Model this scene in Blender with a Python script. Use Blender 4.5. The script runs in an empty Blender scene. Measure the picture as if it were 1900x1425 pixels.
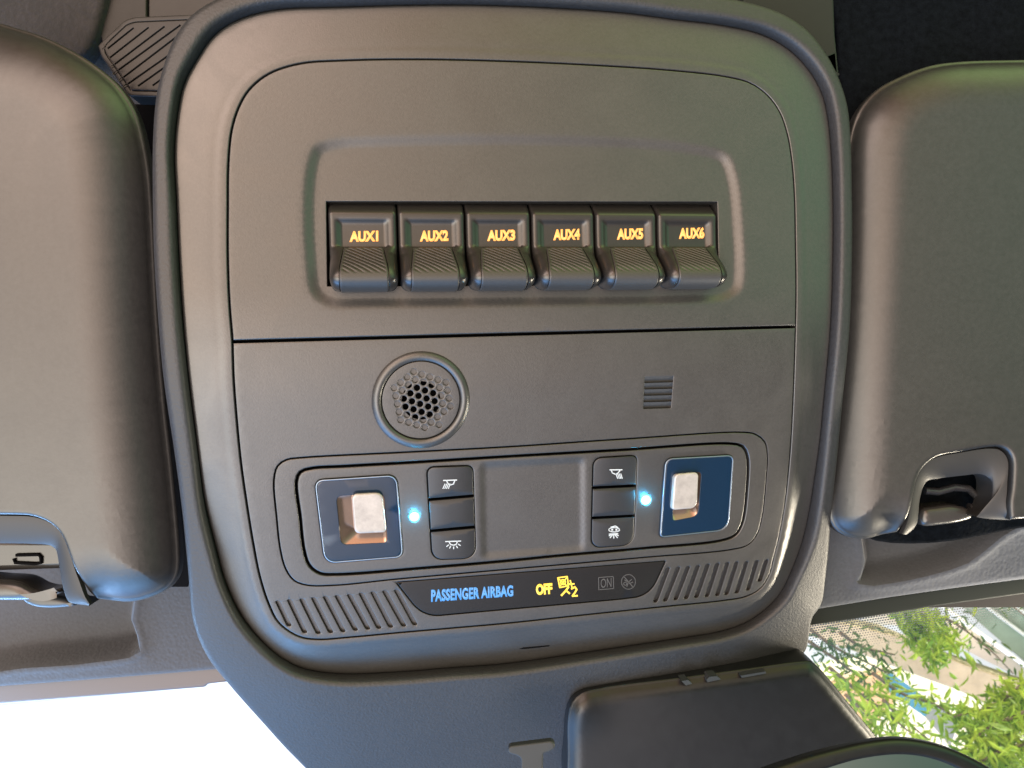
import bpy, bmesh, math, random
import numpy as np
from mathutils import Vector, Matrix
from mathutils.geometry import delaunay_2d_cdt
random.seed(7)
rng = np.random.default_rng(7)
SC = bpy.context.scene
COL = SC.collection
R_ = math.radians
MM = 0.001

# ------------------------------------------------------------------ camera
FPX = 1463.0                 # focal length in photo pixels (photo 1900 wide)
D = 0.234                    # metres from lens to the middle of the console
PITCH = 40                   # the camera looks 40 degrees up
# everything is laid out x right, y towards the rear of the roof, z towards the camera,
# and the whole cabin is turned at the end so that world Z is up
cam_d = bpy.data.cameras.new('camera'); cam = bpy.data.objects.new('camera', cam_d); COL.objects.link(cam)
cam_d.lens = 36 * FPX / 1900; cam_d.sensor_width = 36; cam_d.clip_start = .01; cam_d.clip_end = 300
cam.location = (0, 0, D)
SC.camera = cam
cam_d.dof.use_dof = True; cam_d.dof.focus_distance = D; cam_d.dof.aperture_fstop = 50
# U = world up expressed in the layout frame
UP = Vector((0, math.cos(R_(PITCH)), -math.sin(R_(PITCH))))
BK = Vector((0, math.sin(R_(PITCH)), math.cos(R_(PITCH))))      # rearwards
TURN = Matrix(((1, 0, 0), (0, -BK.y, -BK.z), (0, UP.y, UP.z)))   # layout -> world (x, forward, up)

# ------------------------------------------------------------------ world light: soft glows added to shape the cabin light
w = bpy.data.worlds.new('World'); SC.world = w; w.use_nodes = True
nt = w.node_tree; nt.nodes.clear()
out = nt.nodes.new('ShaderNodeOutputWorld'); bg = nt.nodes.new('ShaderNodeBackground')
nt.links.new(bg.outputs[0], out.inputs[0]); bg.inputs['Strength'].default_value = 1.0
geo = nt.nodes.new('ShaderNodeTexCoord')
BASE = (0.000, 0.000, 0.000)
BLOBS = [  # direction in layout frame, radiance, tightness: glows made up and fitted for the cabin shading, sky last
    ((0.12, 0.82, 0.56), (0.63, 0.00, 0.00), 14),
    ((0.51, 0.82, 0.27), (1.43, 2.35, 0.80), 14),
    ((-0.13, 0.26, 0.96), (3.10, 1.90, 1.20), 14),
    ((-0.52, 0.12, 0.84), (1.60, 1.30, 1.02), 12),
    ((0.20, 0.26, 0.94), (0.10, 0.26, 0.26), 14),
    ((0.54, 0.26, 0.80), (0.00, 0.02, 0.06), 14),
    ((0.85, 0.26, 0.45), (0.28, 0.75, 0.44), 14),
    ((-0.44, -0.37, 0.82), (4.60, 4.75, 4.20), 14),
    ((-0.13, -0.37, 0.92), (4.14, 3.19, 2.84), 14),
    ((-0.49, -0.87, 0.10), (0.40, 1.30, 3.50), 14),
    ((-0.23, -0.87, 0.44), (0.30, 1.60, 3.30), 14),
    ((-.1, -.55, -.83), (1.2, 1.24, 1.32), 3),      # hazy bright sky ahead
]
prev = None
def vm(op, a, b=None):
    n = nt.nodes.new('ShaderNodeVectorMath'); n.operation = op
    for i, x in enumerate((a, b)):
        if x is None: continue
        if isinstance(x, (tuple, list, Vector)): n.inputs[i].default_value = tuple(x)
        else: nt.links.new(x, n.inputs[i])
    return n
def mt(op, a, b=0.0):
    n = nt.nodes.new('ShaderNodeMath'); n.operation = op
    for i, x in enumerate((a, b)):
        if isinstance(x, (int, float)): n.inputs[i].default_value = x
        else: nt.links.new(x, n.inputs[i])
    return n.outputs[0]
acc = None
for d, c, k in BLOBS:
    dv = TURN @ Vector(d).normalized()
    dt = vm('DOT_PRODUCT', geo.outputs['Generated'], dv).outputs['Value']
    g_ = mt('EXPONENT', mt('MULTIPLY', mt('SUBTRACT', dt, 1.0), float(k)))
    sc_ = nt.nodes.new('ShaderNodeVectorMath'); sc_.operation = 'SCALE'
    sc_.inputs[0].default_value = c; nt.links.new(g_, sc_.inputs['Scale'])
    acc = vm('ADD', acc if acc else BASE, sc_.outputs[0]).outputs[0]
nt.links.new(acc, bg.inputs['Color'])

# ------------------------------------------------------------------ lamps (layout frame)
def aim(o, loc, tgt):
    o.location = loc
    o.rotation_euler = (Vector(tgt) - Vector(loc)).to_track_quat('-Z', 'Y').to_euler()
def area(name, loc, tgt, size, power, col):
    l = bpy.data.lights.new(name, 'AREA'); l.shape = 'RECTANGLE'; l.size, l.size_y = size
    l.energy = power; l.color = col
    o = bpy.data.objects.new(name, l); COL.objects.link(o); aim(o, loc, tgt); return o
area('windscreen_light_left_low', (-.24, -.170, -.035), (-.12, -.09, -.052), (.10, .02), .20, (.33, .60, 1))
area('windscreen_light_left', (-.30, -.40, .06), (-.12, -.05, -.02), (.4, .12), .42, (.35, .62, 1))
area('windscreen_light_right', (.28, -.162, -.044), (.15, -.064, -.053), (.06, .012), .55, (1, .88, .68))
area('near_left_fill', (-.26, .06, .17), (-.10, .0, 0), (.14, .3), 0.032, (1.000, 0.396, 0.286))  # added fill close to the console, brightens its left part
area('window_light_right', (.50, .15, .35), (.1, 0, 0), (.4, .4), 0.16, (0.484, 1.000, 0.562))
area('rear_fill', (-.20, .30, .35), (-.03, .03, 0), (.4, .2), 1.15, (1.000, 0.76, 0.66))  # added broad warm fill from behind the camera, no actual cabin lamp
sun_d = bpy.data.lights.new('sun', 'SUN'); sun_d.energy = 5.0; sun_d.angle = R_(.53); sun_d.color = (1, .91, .76)
sun = bpy.data.objects.new('sun', sun_d); COL.objects.link(sun)
sd = (UP * math.sin(R_(62)) + BK * math.cos(R_(62)) + Vector((.25, 0, 0))).normalized()
sun.rotation_euler = (-sd).to_track_quat('-Z', 'Y').to_euler()
sun.location = sd * 20
SC.view_settings.view_transform = 'Standard'; SC.view_settings.look = 'None'
SC.view_settings.exposure = 0.68; SC.view_settings.gamma = 1.0
SC.cycles.max_bounces = 8; SC.cycles.use_denoising = True

# ------------------------------------------------------------------ frames and pixels
class Frame:
    def __init__(s, O, U, V, g=None):
        s.O = np.array(O, float); s.U = np.array(U, float); s.V = np.array(V, float)
        s.U /= np.linalg.norm(s.U); s.V -= s.U * s.V.dot(s.U); s.V /= np.linalg.norm(s.V)
        s.N = np.cross(s.U, s.V); s.g = g or (lambda v: 0.0 * v)
    def p(s, u, v, h):
        return s.O + u * s.U + v * s.V + (s.g(v) + h) * s.N
    def uv(s, px, py, h=0.0):
        """where the ray of photo pixel (px,py) meets this surface raised by h"""
        c = np.array((0, 0, D)) - s.O
        d = np.array(((px - 950) / FPX, -(py - 712.5) / FPX, -1.0))
        t = D
        f = lambda t: (c + t * d).dot(s.N) - s.g((c + t * d).dot(s.V)) - h
        lo, hi = 0.0, t * 400
        for _ in range(60):
            m = .5 * (lo + hi)
            if f(m) > 0: lo = m
            else: hi = m
        q = c + lo * d
        return (q.dot(s.U), q.dot(s.V))
    def uvs(s, pts, h=0.0): return [s.uv(x, y, h) for x, y in pts]

YAW = R_(10)
VC, SL, BW = .0130, .25, .017
def bend(v):       # flat upper half, lower half leaning back towards the windscreen
    x = VC - v
    return np.where(x > BW, -SL * x, np.where(x < -BW, 0.0, -SL * (x + BW) ** 2 / (4 * BW)))
CON = Frame((0, 0, 0), (8300, 250, -1463), (0, 1, 0), bend)

def catmull(pts, closed=True, step=None, sub=8):
    n = len(pts); P = [np.array(p, float) for p in pts]; o = []
    rngi = range(n) if closed else range(n - 1)
    for i in rngi:
        if closed: p0, p1, p2, p3 = P[(i - 1) % n], P[i], P[(i + 1) % n], P[(i + 2) % n]
        else: p0, p1, p2, p3 = P[max(i - 1, 0)], P[i], P[i + 1], P[min(i + 2, n - 1)]
        a = max(np.linalg.norm(p1 - p0), 1e-9) ** .5; b = max(np.linalg.norm(p2 - p1), 1e-9) ** .5; c = max(np.linalg.norm(p3 - p2), 1e-9) ** .5
        m1 = (p2 - p1) if np.allclose(p0, p1) else b * ((p1 - p0) / a - (p2 - p0) / (a + b) + (p2 - p1) / b)
        m2 = (p2 - p1) if np.allclose(p2, p3) else b * ((p2 - p1) / b - (p3 - p1) / (b + c) + (p3 - p2) / c)
        k = sub if step is None else max(1, int(np.linalg.norm(p2 - p1) / step))
        for j in range(k):
            t = j / k
            o.append(tuple((2*t**3-3*t*t+1)*p1 + (t**3-2*t*t+t)*m1 + (-2*t**3+3*t*t)*p2 + (t**3-t*t)*m2))
    if not closed: o.append(tuple(P[-1]))
    return o
def rpoly(pts, r, k=6):
    """polygon with rounded corners; r one radius or one per corner"""
    n = len(pts); o = []
    rr = r if isinstance(r, (list, tuple)) else [r] * n
    for i in range(n):
        p = np.array(pts[i], float); a = np.array(pts[i - 1], float); b = np.array(pts[(i + 1) % n], float)
        if rr[i] <= 0: o.append(tuple(p)); continue
        da = (a - p); la = np.linalg.norm(da); db = (b - p); lb = np.linalg.norm(db)
        q = min(rr[i], la * .48, lb * .48)
        A = p + da / la * q; B = p + db / lb * q
        for j in range(k + 1):
            t = j / k; c = .0
            o.append(tuple((1-t)**2 * A + 2*t*(1-t) * (p*(.86) + .14*(A+B)/2) + t*t * B))
    return o
def dense(pts, step, closed=True):
    o = []; n = len(pts)
    for i in range(n if closed else n - 1):
        a = np.array(pts[i], float); b = np.array(pts[(i + 1) % n], float)
        k = max(1, int(math.ceil(np.linalg.norm(b - a) / step)))
        for j in range(k): o.append(tuple(a + (b - a) * j / k))
    if not closed: o.append(tuple(pts[-1]))
    return o
def sgn_area(P):
    P = np.array(P); x, y = P[:, 0], P[:, 1]
    return .5 * np.sum(x * np.roll(y, -1) - np.roll(x, -1) * y)
def offset(P, d):
    """grow (d>0) or shrink a closed loop given in (u,v)"""
    P = np.array(P, float)
    if sgn_area(P) < 0: sg = -1
    else: sg = 1
    e = np.roll(P, -1, 0) - P; L = np.linalg.norm(e, axis=1, keepdims=True); L[L == 0] = 1e-9; e = e / L
    nrm = np.stack([e[:, 1], -e[:, 0]], 1) * sg
    a = nrm; b = np.roll(nrm, 1, 0); m = a + b
    ml = np.linalg.norm(m, axis=1, keepdims=True); ml[ml < 1e-6] = 1; m = m / ml
    c = np.clip(np.sum(m * a, 1, keepdims=True), .5, 1)
    return [tuple(q) for q in P + m / c * d]
def inside(P, X):
    P = np.array(P); X = np.array(X); r = np.zeros(len(X), bool)
    x, y = X[:, 0], X[:, 1]; n = len(P); j = n - 1
    for i in range(n):
        xi, yi = P[i]; xj, yj = P[j]
        if yi != yj:
            c = ((yi > y) != (yj > y)) & (x < (xj - xi) * (y - yi) / (yj - yi) + xi); r ^= c
        j = i
    return r
def dist_to(P, X, closed=True):
    P = np.array(P, float); X = np.atleast_2d(np.array(X, float))
    A = P if closed else P[:-1]; B = np.roll(P, -1, 0) if closed else P[1:]
    best = np.full(len(X), 1e9)
    for a, b in zip(A, B):
        ab = b - a; l = ab.dot(ab)
        if l < 1e-16: continue
        t = np.clip((X - a).dot(ab) / l, 0, 1)
        best = np.minimum(best, np.linalg.norm(X - (a + t[:, None] * ab), axis=1))
    return best

def link(name, me, mat=None, parent=None, base=None):
    if mat: me.materials.append(mat)
    o = bpy.data.objects.new(name, me); COL.objects.link(o)
    if parent: o.parent = parent
    return o
def origin(parent):
    """place of the thing this part belongs to, in the layout frame"""
    v = Vector((0, 0, 0))
    while parent: v += parent.location; parent = parent.parent
    return v
def finish(bm, name, mat, parent=None, sharp=38, merge=2e-6, smooth=True):
    bmesh.ops.remove_doubles(bm, verts=bm.verts, dist=merge)
    bmesh.ops.recalc_face_normals(bm, faces=bm.faces)
    off = origin(parent)
    if parent is None:
        lo = Vector([min(v.co[i] for v in bm.verts) for i in range(3)]); hi = Vector([max(v.co[i] for v in bm.verts) for i in range(3)])
        off = (lo + hi) / 2
    for v in bm.verts: v.co -= off
    me = bpy.data.meshes.new(name); bm.to_mesh(me); bm.free()
    if smooth:
        me.polygons.foreach_set('use_smooth', [True] * len(me.polygons))
        me.set_sharp_from_angle(angle=R_(sharp))
    o = link(name, me, mat, parent)
    if smooth:
        wn = o.modifiers.new('weighted_normal', 'WEIGHTED_NORMAL'); wn.keep_sharp = True; wn.weight = 80
    if parent is None: o.location = off
    return o

def sheet(bm, F, outer, holes=(), h=0.0, sp=3*MM, bevel=.3*MM, depth=2*MM, nb=3, hdepth=None, hbevel=None, extra=None):
    """a plate: triangulated face with height h (number or function of Nx2), bevelled rims and side walls"""
    hf = h if callable(h) else (lambda X: np.full(len(X), float(h)))
    hb = bevel if hbevel is None else hbevel
    hdepth = depth if hdepth is None else hdepth
    loops = [offset(outer, -bevel) if bevel else list(outer)] + [offset(q, hb) if hb else list(q) for q in holes]
    pts = [p for L in loops for p in L]; edges = []; k = 0
    for L in loops:
        n = len(L); edges += [(k + i, k + (i + 1) % n) for i in range(n)]; k += n
    P = np.array(loops[0]); lo, hi = P.min(0), P.max(0)
    gx = np.arange(lo[0] + sp * .5, hi[0], sp); gy = np.arange(lo[1] + sp * .5, hi[1], sp)
    if len(gx) and len(gy):
        X = np.array([(x + (sp * .5 if j % 2 else 0), y) for j, y in enumerate(gy) for x in gx])
        m = inside(loops[0], X)
        for L in loops[1:]: m &= ~inside(L, X)
        X = X[m]
        if extra is not None and len(extra):
            E = np.array(extra); me_ = inside(loops[0], E)
            for L in loops[1:]: me_ &= ~inside(L, E)
            E = E[me_]; de = np.full(len(E), 1e9)
            for L in loops: de = np.minimum(de, dist_to(L, E))
            E = E[de > sp * .2]
            if len(X):
                keep = np.ones(len(X), bool)
                for e0 in range(0, len(E), 500):
                    dd = ((X[:, None, :] - E[None, e0:e0+500, :])**2).sum(2).min(1); keep &= dd > (sp*.45)**2
                X = X[keep]
            pts += [tuple(x) for x in E]
        if len(X):
            dm = np.full(len(X), 1e9)
            for L in loops: dm = np.minimum(dm, dist_to(L, X))
            X = X[dm > sp * .45]; pts += [tuple(x) for x in X]
    K = 1000.0
    vs, es, fs, *_ = delaunay_2d_cdt([Vector((p[0]*K, p[1]*K)) for p in pts], edges, [], 0, 1e-5)
    V = np.array([(v[0]/K, v[1]/K) for v in vs])
    cen = np.array([V[list(f)].mean(0) for f in fs])
    m = inside(loops[0], cen)
    for L in loops[1:]: m &= ~inside(L, cen)
    H = hf(V)
    bv = [bm.verts.new(F.p(x, y, z)) for (x, y), z in zip(V, H)]
    for f, ok in zip(fs, m):
        if ok:
            try: bm.faces.new([bv[i] for i in f])
            except ValueError: pass
    for li, L in enumerate(loops):
        b = bevel if li == 0 else hb; dp = depth if li == 0 else hdepth
        sgn = 1 if li == 0 else -1
        src = outer if li == 0 else holes[li - 1]
        src = np.array(src); L = np.array(L)
        hh = hf(L); rings = [(L, hh)]
        if b:
            for q in range(1, nb + 1):
                a = q / nb * math.pi / 2
                rings.append((L + (src - L) * math.sin(a), hh - b * (1 - math.cos(a))))
        rings.append((rings[-1][0], hh - dp))
        loft_raw(bm, F, [[(x, y, z) for (x, y), z in zip(r, zz)] for r, zz in rings])
    bm.verts.ensure_lookup_table()
def loft_raw(bm, F, rings, closed=True, cap=False):
    vv = [[bm.verts.new(F.p(*q)) for q in r] for r in rings]
    n = len(rings[0])
    for a, b in zip(vv[:-1], vv[1:]):
        for i in range(n if closed else n - 1):
            j = (i + 1) % n
            try: bm.faces.new((a[i], a[j], b[j], b[i]))
            except ValueError: pass
    if cap: bm.faces.new(vv[-1])
    return vv
def plate(name, mat, parent, F, outer, holes=(), **k):
    bm = bmesh.new(); sheet(bm, F, outer, holes, **k); return finish(bm, name, mat, parent)
def prism(name, mat, parent, F, outer, h0, h1, bevel=0.0, sharp=38):
    bm = bmesh.new(); sheet(bm, F, outer, (), h=h1, sp=1e3, bevel=bevel, depth=h1 - h0)
    if sgn_area(outer) < 0: outer = outer[::-1]
    vs = [bm.verts.new(F.p(x, y, h0)) for x, y in outer]; bm.faces.new(vs)
    return finish(bm, name, mat, parent, sharp=sharp)
def bar(bm, a, b, r0, r1, n=8):
    a, b = Vector(a), Vector(b); d = (b - a); q = d.to_track_quat('Z', 'Y')
    rr = []
    for c, r in ((a, r0), (b, r1)):
        rr.append([bm.verts.new(c + q @ Vector((r*math.cos(2*math.pi*i/n), r*math.sin(2*math.pi*i/n), 0))) for i in range(n)])
    for i in range(n): bm.faces.new((rr[0][i], rr[0][(i+1) % n], rr[1][(i+1) % n], rr[1][i]))
    bm.faces.new(rr[0][::-1]); bm.faces.new(rr[1])
def tube(bm, path, r, n=10):
    P = [Vector(p) for p in path]; rings = []
    for i, p in enumerate(P):
        t = (P[min(i+1, len(P)-1)] - P[max(i-1, 0)]).normalized(); q = t.to_track_quat('Z', 'Y')
        ri = r[i] if isinstance(r, (list, tuple)) else r
        rings.append([bm.verts.new(p + q @ Vector((ri*math.cos(2*math.pi*j/n), ri*math.sin(2*math.pi*j/n), 0))) for j in range(n)])
    for a, b in zip(rings[:-1], rings[1:]):
        for j in range(n): bm.faces.new((a[j], a[(j+1) % n], b[(j+1) % n], b[j]))
    bm.faces.new(rings[0][::-1]); bm.faces.new(rings[-1])

def thing(name, label, cat, loc=(0, 0, 0), group=None):
    o = bpy.data.objects.new(name, None); COL.objects.link(o); o.location = loc; o.empty_display_size = .01
    o['label'] = label; o['category'] = cat
    if group: o['group'] = group
    return o
def tag(o, label=None, cat=None, group=None, kind=None):
    for k, v in (('label', label), ('category', cat), ('group', group), ('kind', kind)):
        if v: o[k] = v
    return o

# ------------------------------------------------------------------ materials
def mat(name, col, rough=.5, bump=0, bscale=2000, spec=.5, metal=0, coat=0, emit=None, estr=0, var=0, vscale=60, rvar=0, trans=0, sheen=0, kind='noise', smudge=0):
    m = bpy.data.materials.new(name); m.use_nodes = True; t = m.node_tree; p = t.nodes['Principled BSDF']
    p.inputs['Base Color'].default_value = (*col, 1); p.inputs['Roughness'].default_value = rough
    p.inputs['Specular IOR Level'].default_value = spec; p.inputs['Metallic'].default_value = metal
    p.inputs['Coat Weight'].default_value = coat; p.inputs['Transmission Weight'].default_value = trans
    if sheen: p.inputs['Sheen Weight'].default_value = sheen; p.inputs['Sheen Roughness'].default_value = .5
    if emit: p.inputs['Emission Color'].default_value = (*emit, 1); p.inputs['Emission Strength'].default_value = estr
    tc = t.nodes.new('ShaderNodeTexCoord')
    if bump:
        if kind == 'noise':
            n = t.nodes.new('ShaderNodeTexNoise'); n.inputs['Detail'].default_value = 2.5; src = n.outputs['Fac']
        else:
            n = t.nodes.new('ShaderNodeTexVoronoi'); n.feature = 'SMOOTH_F1'; src = n.outputs['Distance']
        n.inputs['Scale'].default_value = bscale
        b = t.nodes.new('ShaderNodeBump'); b.inputs['Strength'].default_value = 1.0; b.inputs['Distance'].default_value = bump
        t.links.new(tc.outputs['Object'], n.inputs['Vector']); t.links.new(src, b.inputs['Height']); t.links.new(b.outputs[0], p.inputs['Normal'])
    if var:
        n2 = t.nodes.new('ShaderNodeTexNoise'); n2.inputs['Scale'].default_value = vscale; n2.inputs['Detail'].default_value = 6; n2.inputs['Roughness'].default_value = .7
        r = t.nodes.new('ShaderNodeMapRange'); r.inputs['From Min'].default_value = .3; r.inputs['From Max'].default_value = .7
        r.inputs['To Min'].default_value = 1 - var; r.inputs['To Max'].default_value = 1 + var
        x = t.nodes.new('ShaderNodeVectorMath'); x.operation = 'SCALE'; x.inputs[0].default_value = col
        t.links.new(tc.outputs['Object'], n2.inputs['Vector']); t.links.new(n2.outputs['Fac'], r.inputs['Value'])
        t.links.new(r.outputs[0], x.inputs['Scale']); t.links.new(x.outputs[0], p.inputs['Base Color'])
        if smudge:
            n3 = t.nodes.new('ShaderNodeTexNoise'); n3.inputs['Scale'].default_value = 38; n3.inputs['Detail'].default_value = 8; n3.inputs['Roughness'].default_value = .65; n3.inputs['Distortion'].default_value = 1.2
            r3 = t.nodes.new('ShaderNodeMapRange'); r3.inputs['From Min'].default_value = .35; r3.inputs['From Max'].default_value = .65
            r3.inputs['To Min'].default_value = rough - smudge; r3.inputs['To Max'].default_value = rough + smudge
            t.links.new(tc.outputs['Object'], n3.inputs['Vector']); t.links.new(n3.outputs['Fac'], r3.inputs['Value']); t.links.new(r3.outputs[0], p.inputs['Roughness'])
        elif rvar:
            r2 = t.nodes.new('ShaderNodeMapRange'); r2.inputs['To Min'].default_value = rough - rvar; r2.inputs['To Max'].default_value = rough + rvar
            t.links.new(n2.outputs['Fac'], r2.inputs['Value']); t.links.new(r2.outputs[0], p.inputs['Roughness'])
    return m
M = dict(
    shell=mat('grained_black_plastic', (.015, .0155, .017), .54, 1.2e-4, 1250, spec=.42, var=.25, vscale=900, rvar=.08),
    panel=mat('fine_grain_black_plastic', (.020, .019, .018), .39, 2.6e-5, 2300, spec=.7, var=.25, vscale=1200, smudge=.035),
    button=mat('soft_touch_black', (.010, .0105, .012), .42, 8e-6, 3200, spec=.4, var=.1, vscale=300),
    gloss=mat('semi_gloss_black', (.014, .014, .015), .22, 3e-6, 1500, var=.15, vscale=300, rvar=.05),
    keyface=mat('satin_black_key', (.013, .012, .0115), .30, 5e-6, 3000, spec=.48, var=.12, vscale=500),
    pad=mat('rubbery_black_pad', (.019, .018, .017), .50, 1e-5, 3000, var=.12, vscale=800),
    dark=mat('painted_cavity_shade', (.003, .003, .0035), .8, spec=.05),  # near-black colour standing in for shade in gaps and cavities
    lens=mat('smoked_lens_painted_sky', (.004, .014, .032), .06, spec=.34),  # blue of the sky reflection is put into the base colour
    facet=mat('copper_reflector_facet', (.30, .21, .165), .2, metal=.85),
    crystal=mat('frosted_white_crystal', (.24, .225, .21), .15, coat=.6, var=.2, vscale=260),
    lensrim=mat('polished_dark_blue_rim', (.16,.20,.25), .3, metal=.8),
    chrome=mat('bright_lens_edge', (.45, .52, .6), .18, metal=.6),
    amber=mat('amber_backlit_lettering', (.25, .14, .05), .5, emit=(1.0, .37, .08), estr=.92),
    yellow=mat('yellow_backlit_symbol', (.25, .16, .03), .5, emit=(1.0, .62, .03), estr=.86),
    blue=mat('blue_backlit_lettering', (.03, .08, .16), .5, emit=(.06, .36, .95), estr=.46),
    white=mat('white_symbol_ink', (.33, .36, .38), .5),
    grey=mat('unlit_grey_symbol', (.036, .035, .034), .5),
    led=mat('cyan_led', (.2, .7, 1), .3, emit=(.06, .50, 1.0), estr=5),
    strip=mat('smoked_indicator_strip', (.008, .0075, .0075), .26, spec=.32, bump=2e-6, bscale=2500),
    visor=mat('charcoal_vinyl', (.014, .0142, .014), .36, 1.6e-5, 1500, var=.25, vscale=600, smudge=.018),
    visortrim=mat('charcoal_moulded_trim', (.014,.014,.014), .52, 1e-5, 1600, spec=.4),
    liner=mat('headliner_foam_cloth', (.036, .040, .048), .85, 1.2e-4, 900, var=.18, vscale=900, sheen=.1, kind='vor'),
    carpet=mat('brown_black_fleece', (.009, .007, .0075), .95, 5e-4, 500, var=.45, vscale=400, sheen=.1),
    beige=mat('warm_grey_trim', (.020, .018, .017), .6, 1e-5, 1500, spec=.2, var=.08, vscale=300),
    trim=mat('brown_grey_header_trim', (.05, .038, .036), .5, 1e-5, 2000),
    latch=mat('warm_grey_ribbed_plastic', (.018, .0165, .016), .5, 8e-6, 2500, spec=.22, var=.06, vscale=300),
    clip=mat('polished_black_clip', (.02, .019, .018), .26, var=.1, vscale=100),
    mirror=mat('mirror_glass', (.45, .52, .48), .03, metal=1),
    box=mat('dull_black_cover', (.005, .0055, .006), .34, 6e-6, 1800, spec=.32, var=.15, vscale=200, rvar=.06),
    tab=mat('pale_grey_tab', (.018, .021, .023), .6, spec=.3),
    blackcloth=mat('near_black_fleece', (.0022,.003,.0042), .95, 4e-4, 500, var=.45, vscale=400, spec=.03),
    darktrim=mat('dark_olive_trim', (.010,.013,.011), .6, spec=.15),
    frit=mat('black_ceramic_dots', (.03, .03, .03), .5),
    stucco=mat('ochre_render', (.62, .40, .24), .9, 5e-3, 30, var=.12, vscale=3),
    cream=mat('cream_render', (.86, .80, .70), .9, 5e-3, 30, var=.10, vscale=2),
    concrete=mat('weathered_concrete', (.40, .34, .26), .9, 5e-3, 25, var=.25, vscale=2.5),
    bluepaint=mat('blue_painted_metal', (.05, .21, .36), .5, var=.15, vscale=5),
    corr=mat('pale_corrugated_sheet', (.42, .47, .52), .45, var=.1, vscale=6),
    whitepaint=mat('white_painted_metal', (.8, .8, .78), .5),
    greenglass=mat('grey_green_roof_sheet', (.14, .21, .19), .35, var=.3, vscale=1.5),
    bark=mat('grey_bark', (.12, .09, .06), .9, 3e-3, 60, var=.3, vscale=20),
    asphalt=mat('asphalt', (.06, .06, .058), .9, var=.2, vscale=4),
)
def leafmat(name, c1, c2):
    m = bpy.data.materials.new(name); m.use_nodes = True; t = m.node_tree; t.nodes.clear()
    o = t.nodes.new('ShaderNodeOutputMaterial'); d = t.nodes.new('ShaderNodeBsdfPrincipled'); tr = t.nodes.new('ShaderNodeBsdfTranslucent'); mx = t.nodes.new('ShaderNodeMixShader')
    n = t.nodes.new('ShaderNodeTexNoise'); n.inputs['Scale'].default_value = 6; tc = t.nodes.new('ShaderNodeTexCoord')
    cr = t.nodes.new('ShaderNodeValToRGB'); cr.color_ramp.elements[0].position = .35; cr.color_ramp.elements[1].position = .65
    cr.color_ramp.elements[0].color = (*c1, 1); cr.color_ramp.elements[1].color = (*c2, 1)
    t.links.new(tc.outputs['Object'], n.inputs[0]); t.links.new(n.outputs[0], cr.inputs[0])
    t.links.new(cr.outputs[0], d.inputs['Base Color']); t.links.new(cr.outputs[0], tr.inputs[0]); d.inputs['Roughness'].default_value = .4
    mx.inputs[0].default_value = .5; t.links.new(d.outputs[0], mx.inputs[1]); t.links.new(tr.outputs[0], mx.inputs[2]); t.links.new(mx.outputs[0], o.inputs[0])
    return m
M['leaf'] = leafmat('green_leaf', (.15, .28, .03), (.42, .54, .06))
M['leafdark'] = leafmat('dark_leaf', (.05, .10, .03), (.12, .20, .05))
def glassmat():
    m = bpy.data.materials.new('windscreen_glass'); m.use_nodes = True; t = m.node_tree; t.nodes.clear()
    o = t.nodes.new('ShaderNodeOutputMaterial'); a = t.nodes.new('ShaderNodeBsdfTransparent'); g = t.nodes.new('ShaderNodeBsdfGlossy'); x = t.nodes.new('ShaderNodeMixShader')
    a.inputs[0].default_value = (.95, .96, .94, 1); g.inputs['Roughness'].default_value = .02
    x.inputs[0].default_value = .06; t.links.new(a.outputs[0], x.inputs[1]); t.links.new(g.outputs[0], x.inputs[2]); t.links.new(x.outputs[0], o.inputs[0])
    return m
M['glass'] = glassmat()

# ================================================================== OVERHEAD CONSOLE
con = thing('overhead_console', 'black grained plastic overhead console with six auxiliary switches and two reading lamps', 'overhead console', CON.p(0, 0, 0))
PAIRS = [((950,10),(960,-42)),((1150,22),(1165,-30)),((1250,35),(1275,-14)),((1345,47),(1378,2)),((1416,64),(1451,26)),((1463,90),(1499,59)),
 ((1501,128),(1534,107)),((1525,170),(1555,152)),((1536,213),(1570,201)),((1542,272),(1576,272)),((1545,336),(1577,336)),((1546,450),(1578,450)),
 ((1541,600),(1574,600)),((1528,740),(1561,740)),((1514,880),(1549,870)),((1500,978),(1541,963)),((1484,1030),(1535,1063)),((1467,1068),(1529,1126)),
 ((1449,1103),(1512,1150)),((1422,1132),(1505,1216)),((1384,1159),(1486,1232)),((1340,1175),(1420,1300)),((1243,1192),(1320,1420)),((1122,1211),(1180,1500)),
 ((940,1238),(1000,1520)),((843,1245),(860,1530)),((722,1254),(700,1530)),((625,1255),(620,1500)),((560,1243),(541,1419)),((525,1225),(484,1350)),
 ((492,1197),(424,1278)),((448,1145),(381,1222)),((416,1080),(356,1160)),((397,1011),(347,1052)),((379,931),(338,951)),((369,850),(325,850)),
 ((350,700),(303,700)),((340,600),(294,600)),((332,478),(286,478)),((327,370),(283,345)),((323,286),(284,256)),((328,219),(290,178)),
 ((340,158),(303,125)),((364,111),(323,71)),((397,64),(354,30)),((438,37),(401,0)),((505,18),(470,-28)),((640,12),(620,-42)),((800,8),(790,-45))]
HG = -2.2 * MM
Gpx = catmull([a for a, b in PAIRS], sub=10); Opx = catmull([b for a, b in PAIRS], sub=10)
Guv = [CON.uv(x, y, HG) for x, y in Gpx]; Ouv = [CON.uv(x, y, -2 * MM) for x, y in Opx]
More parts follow.
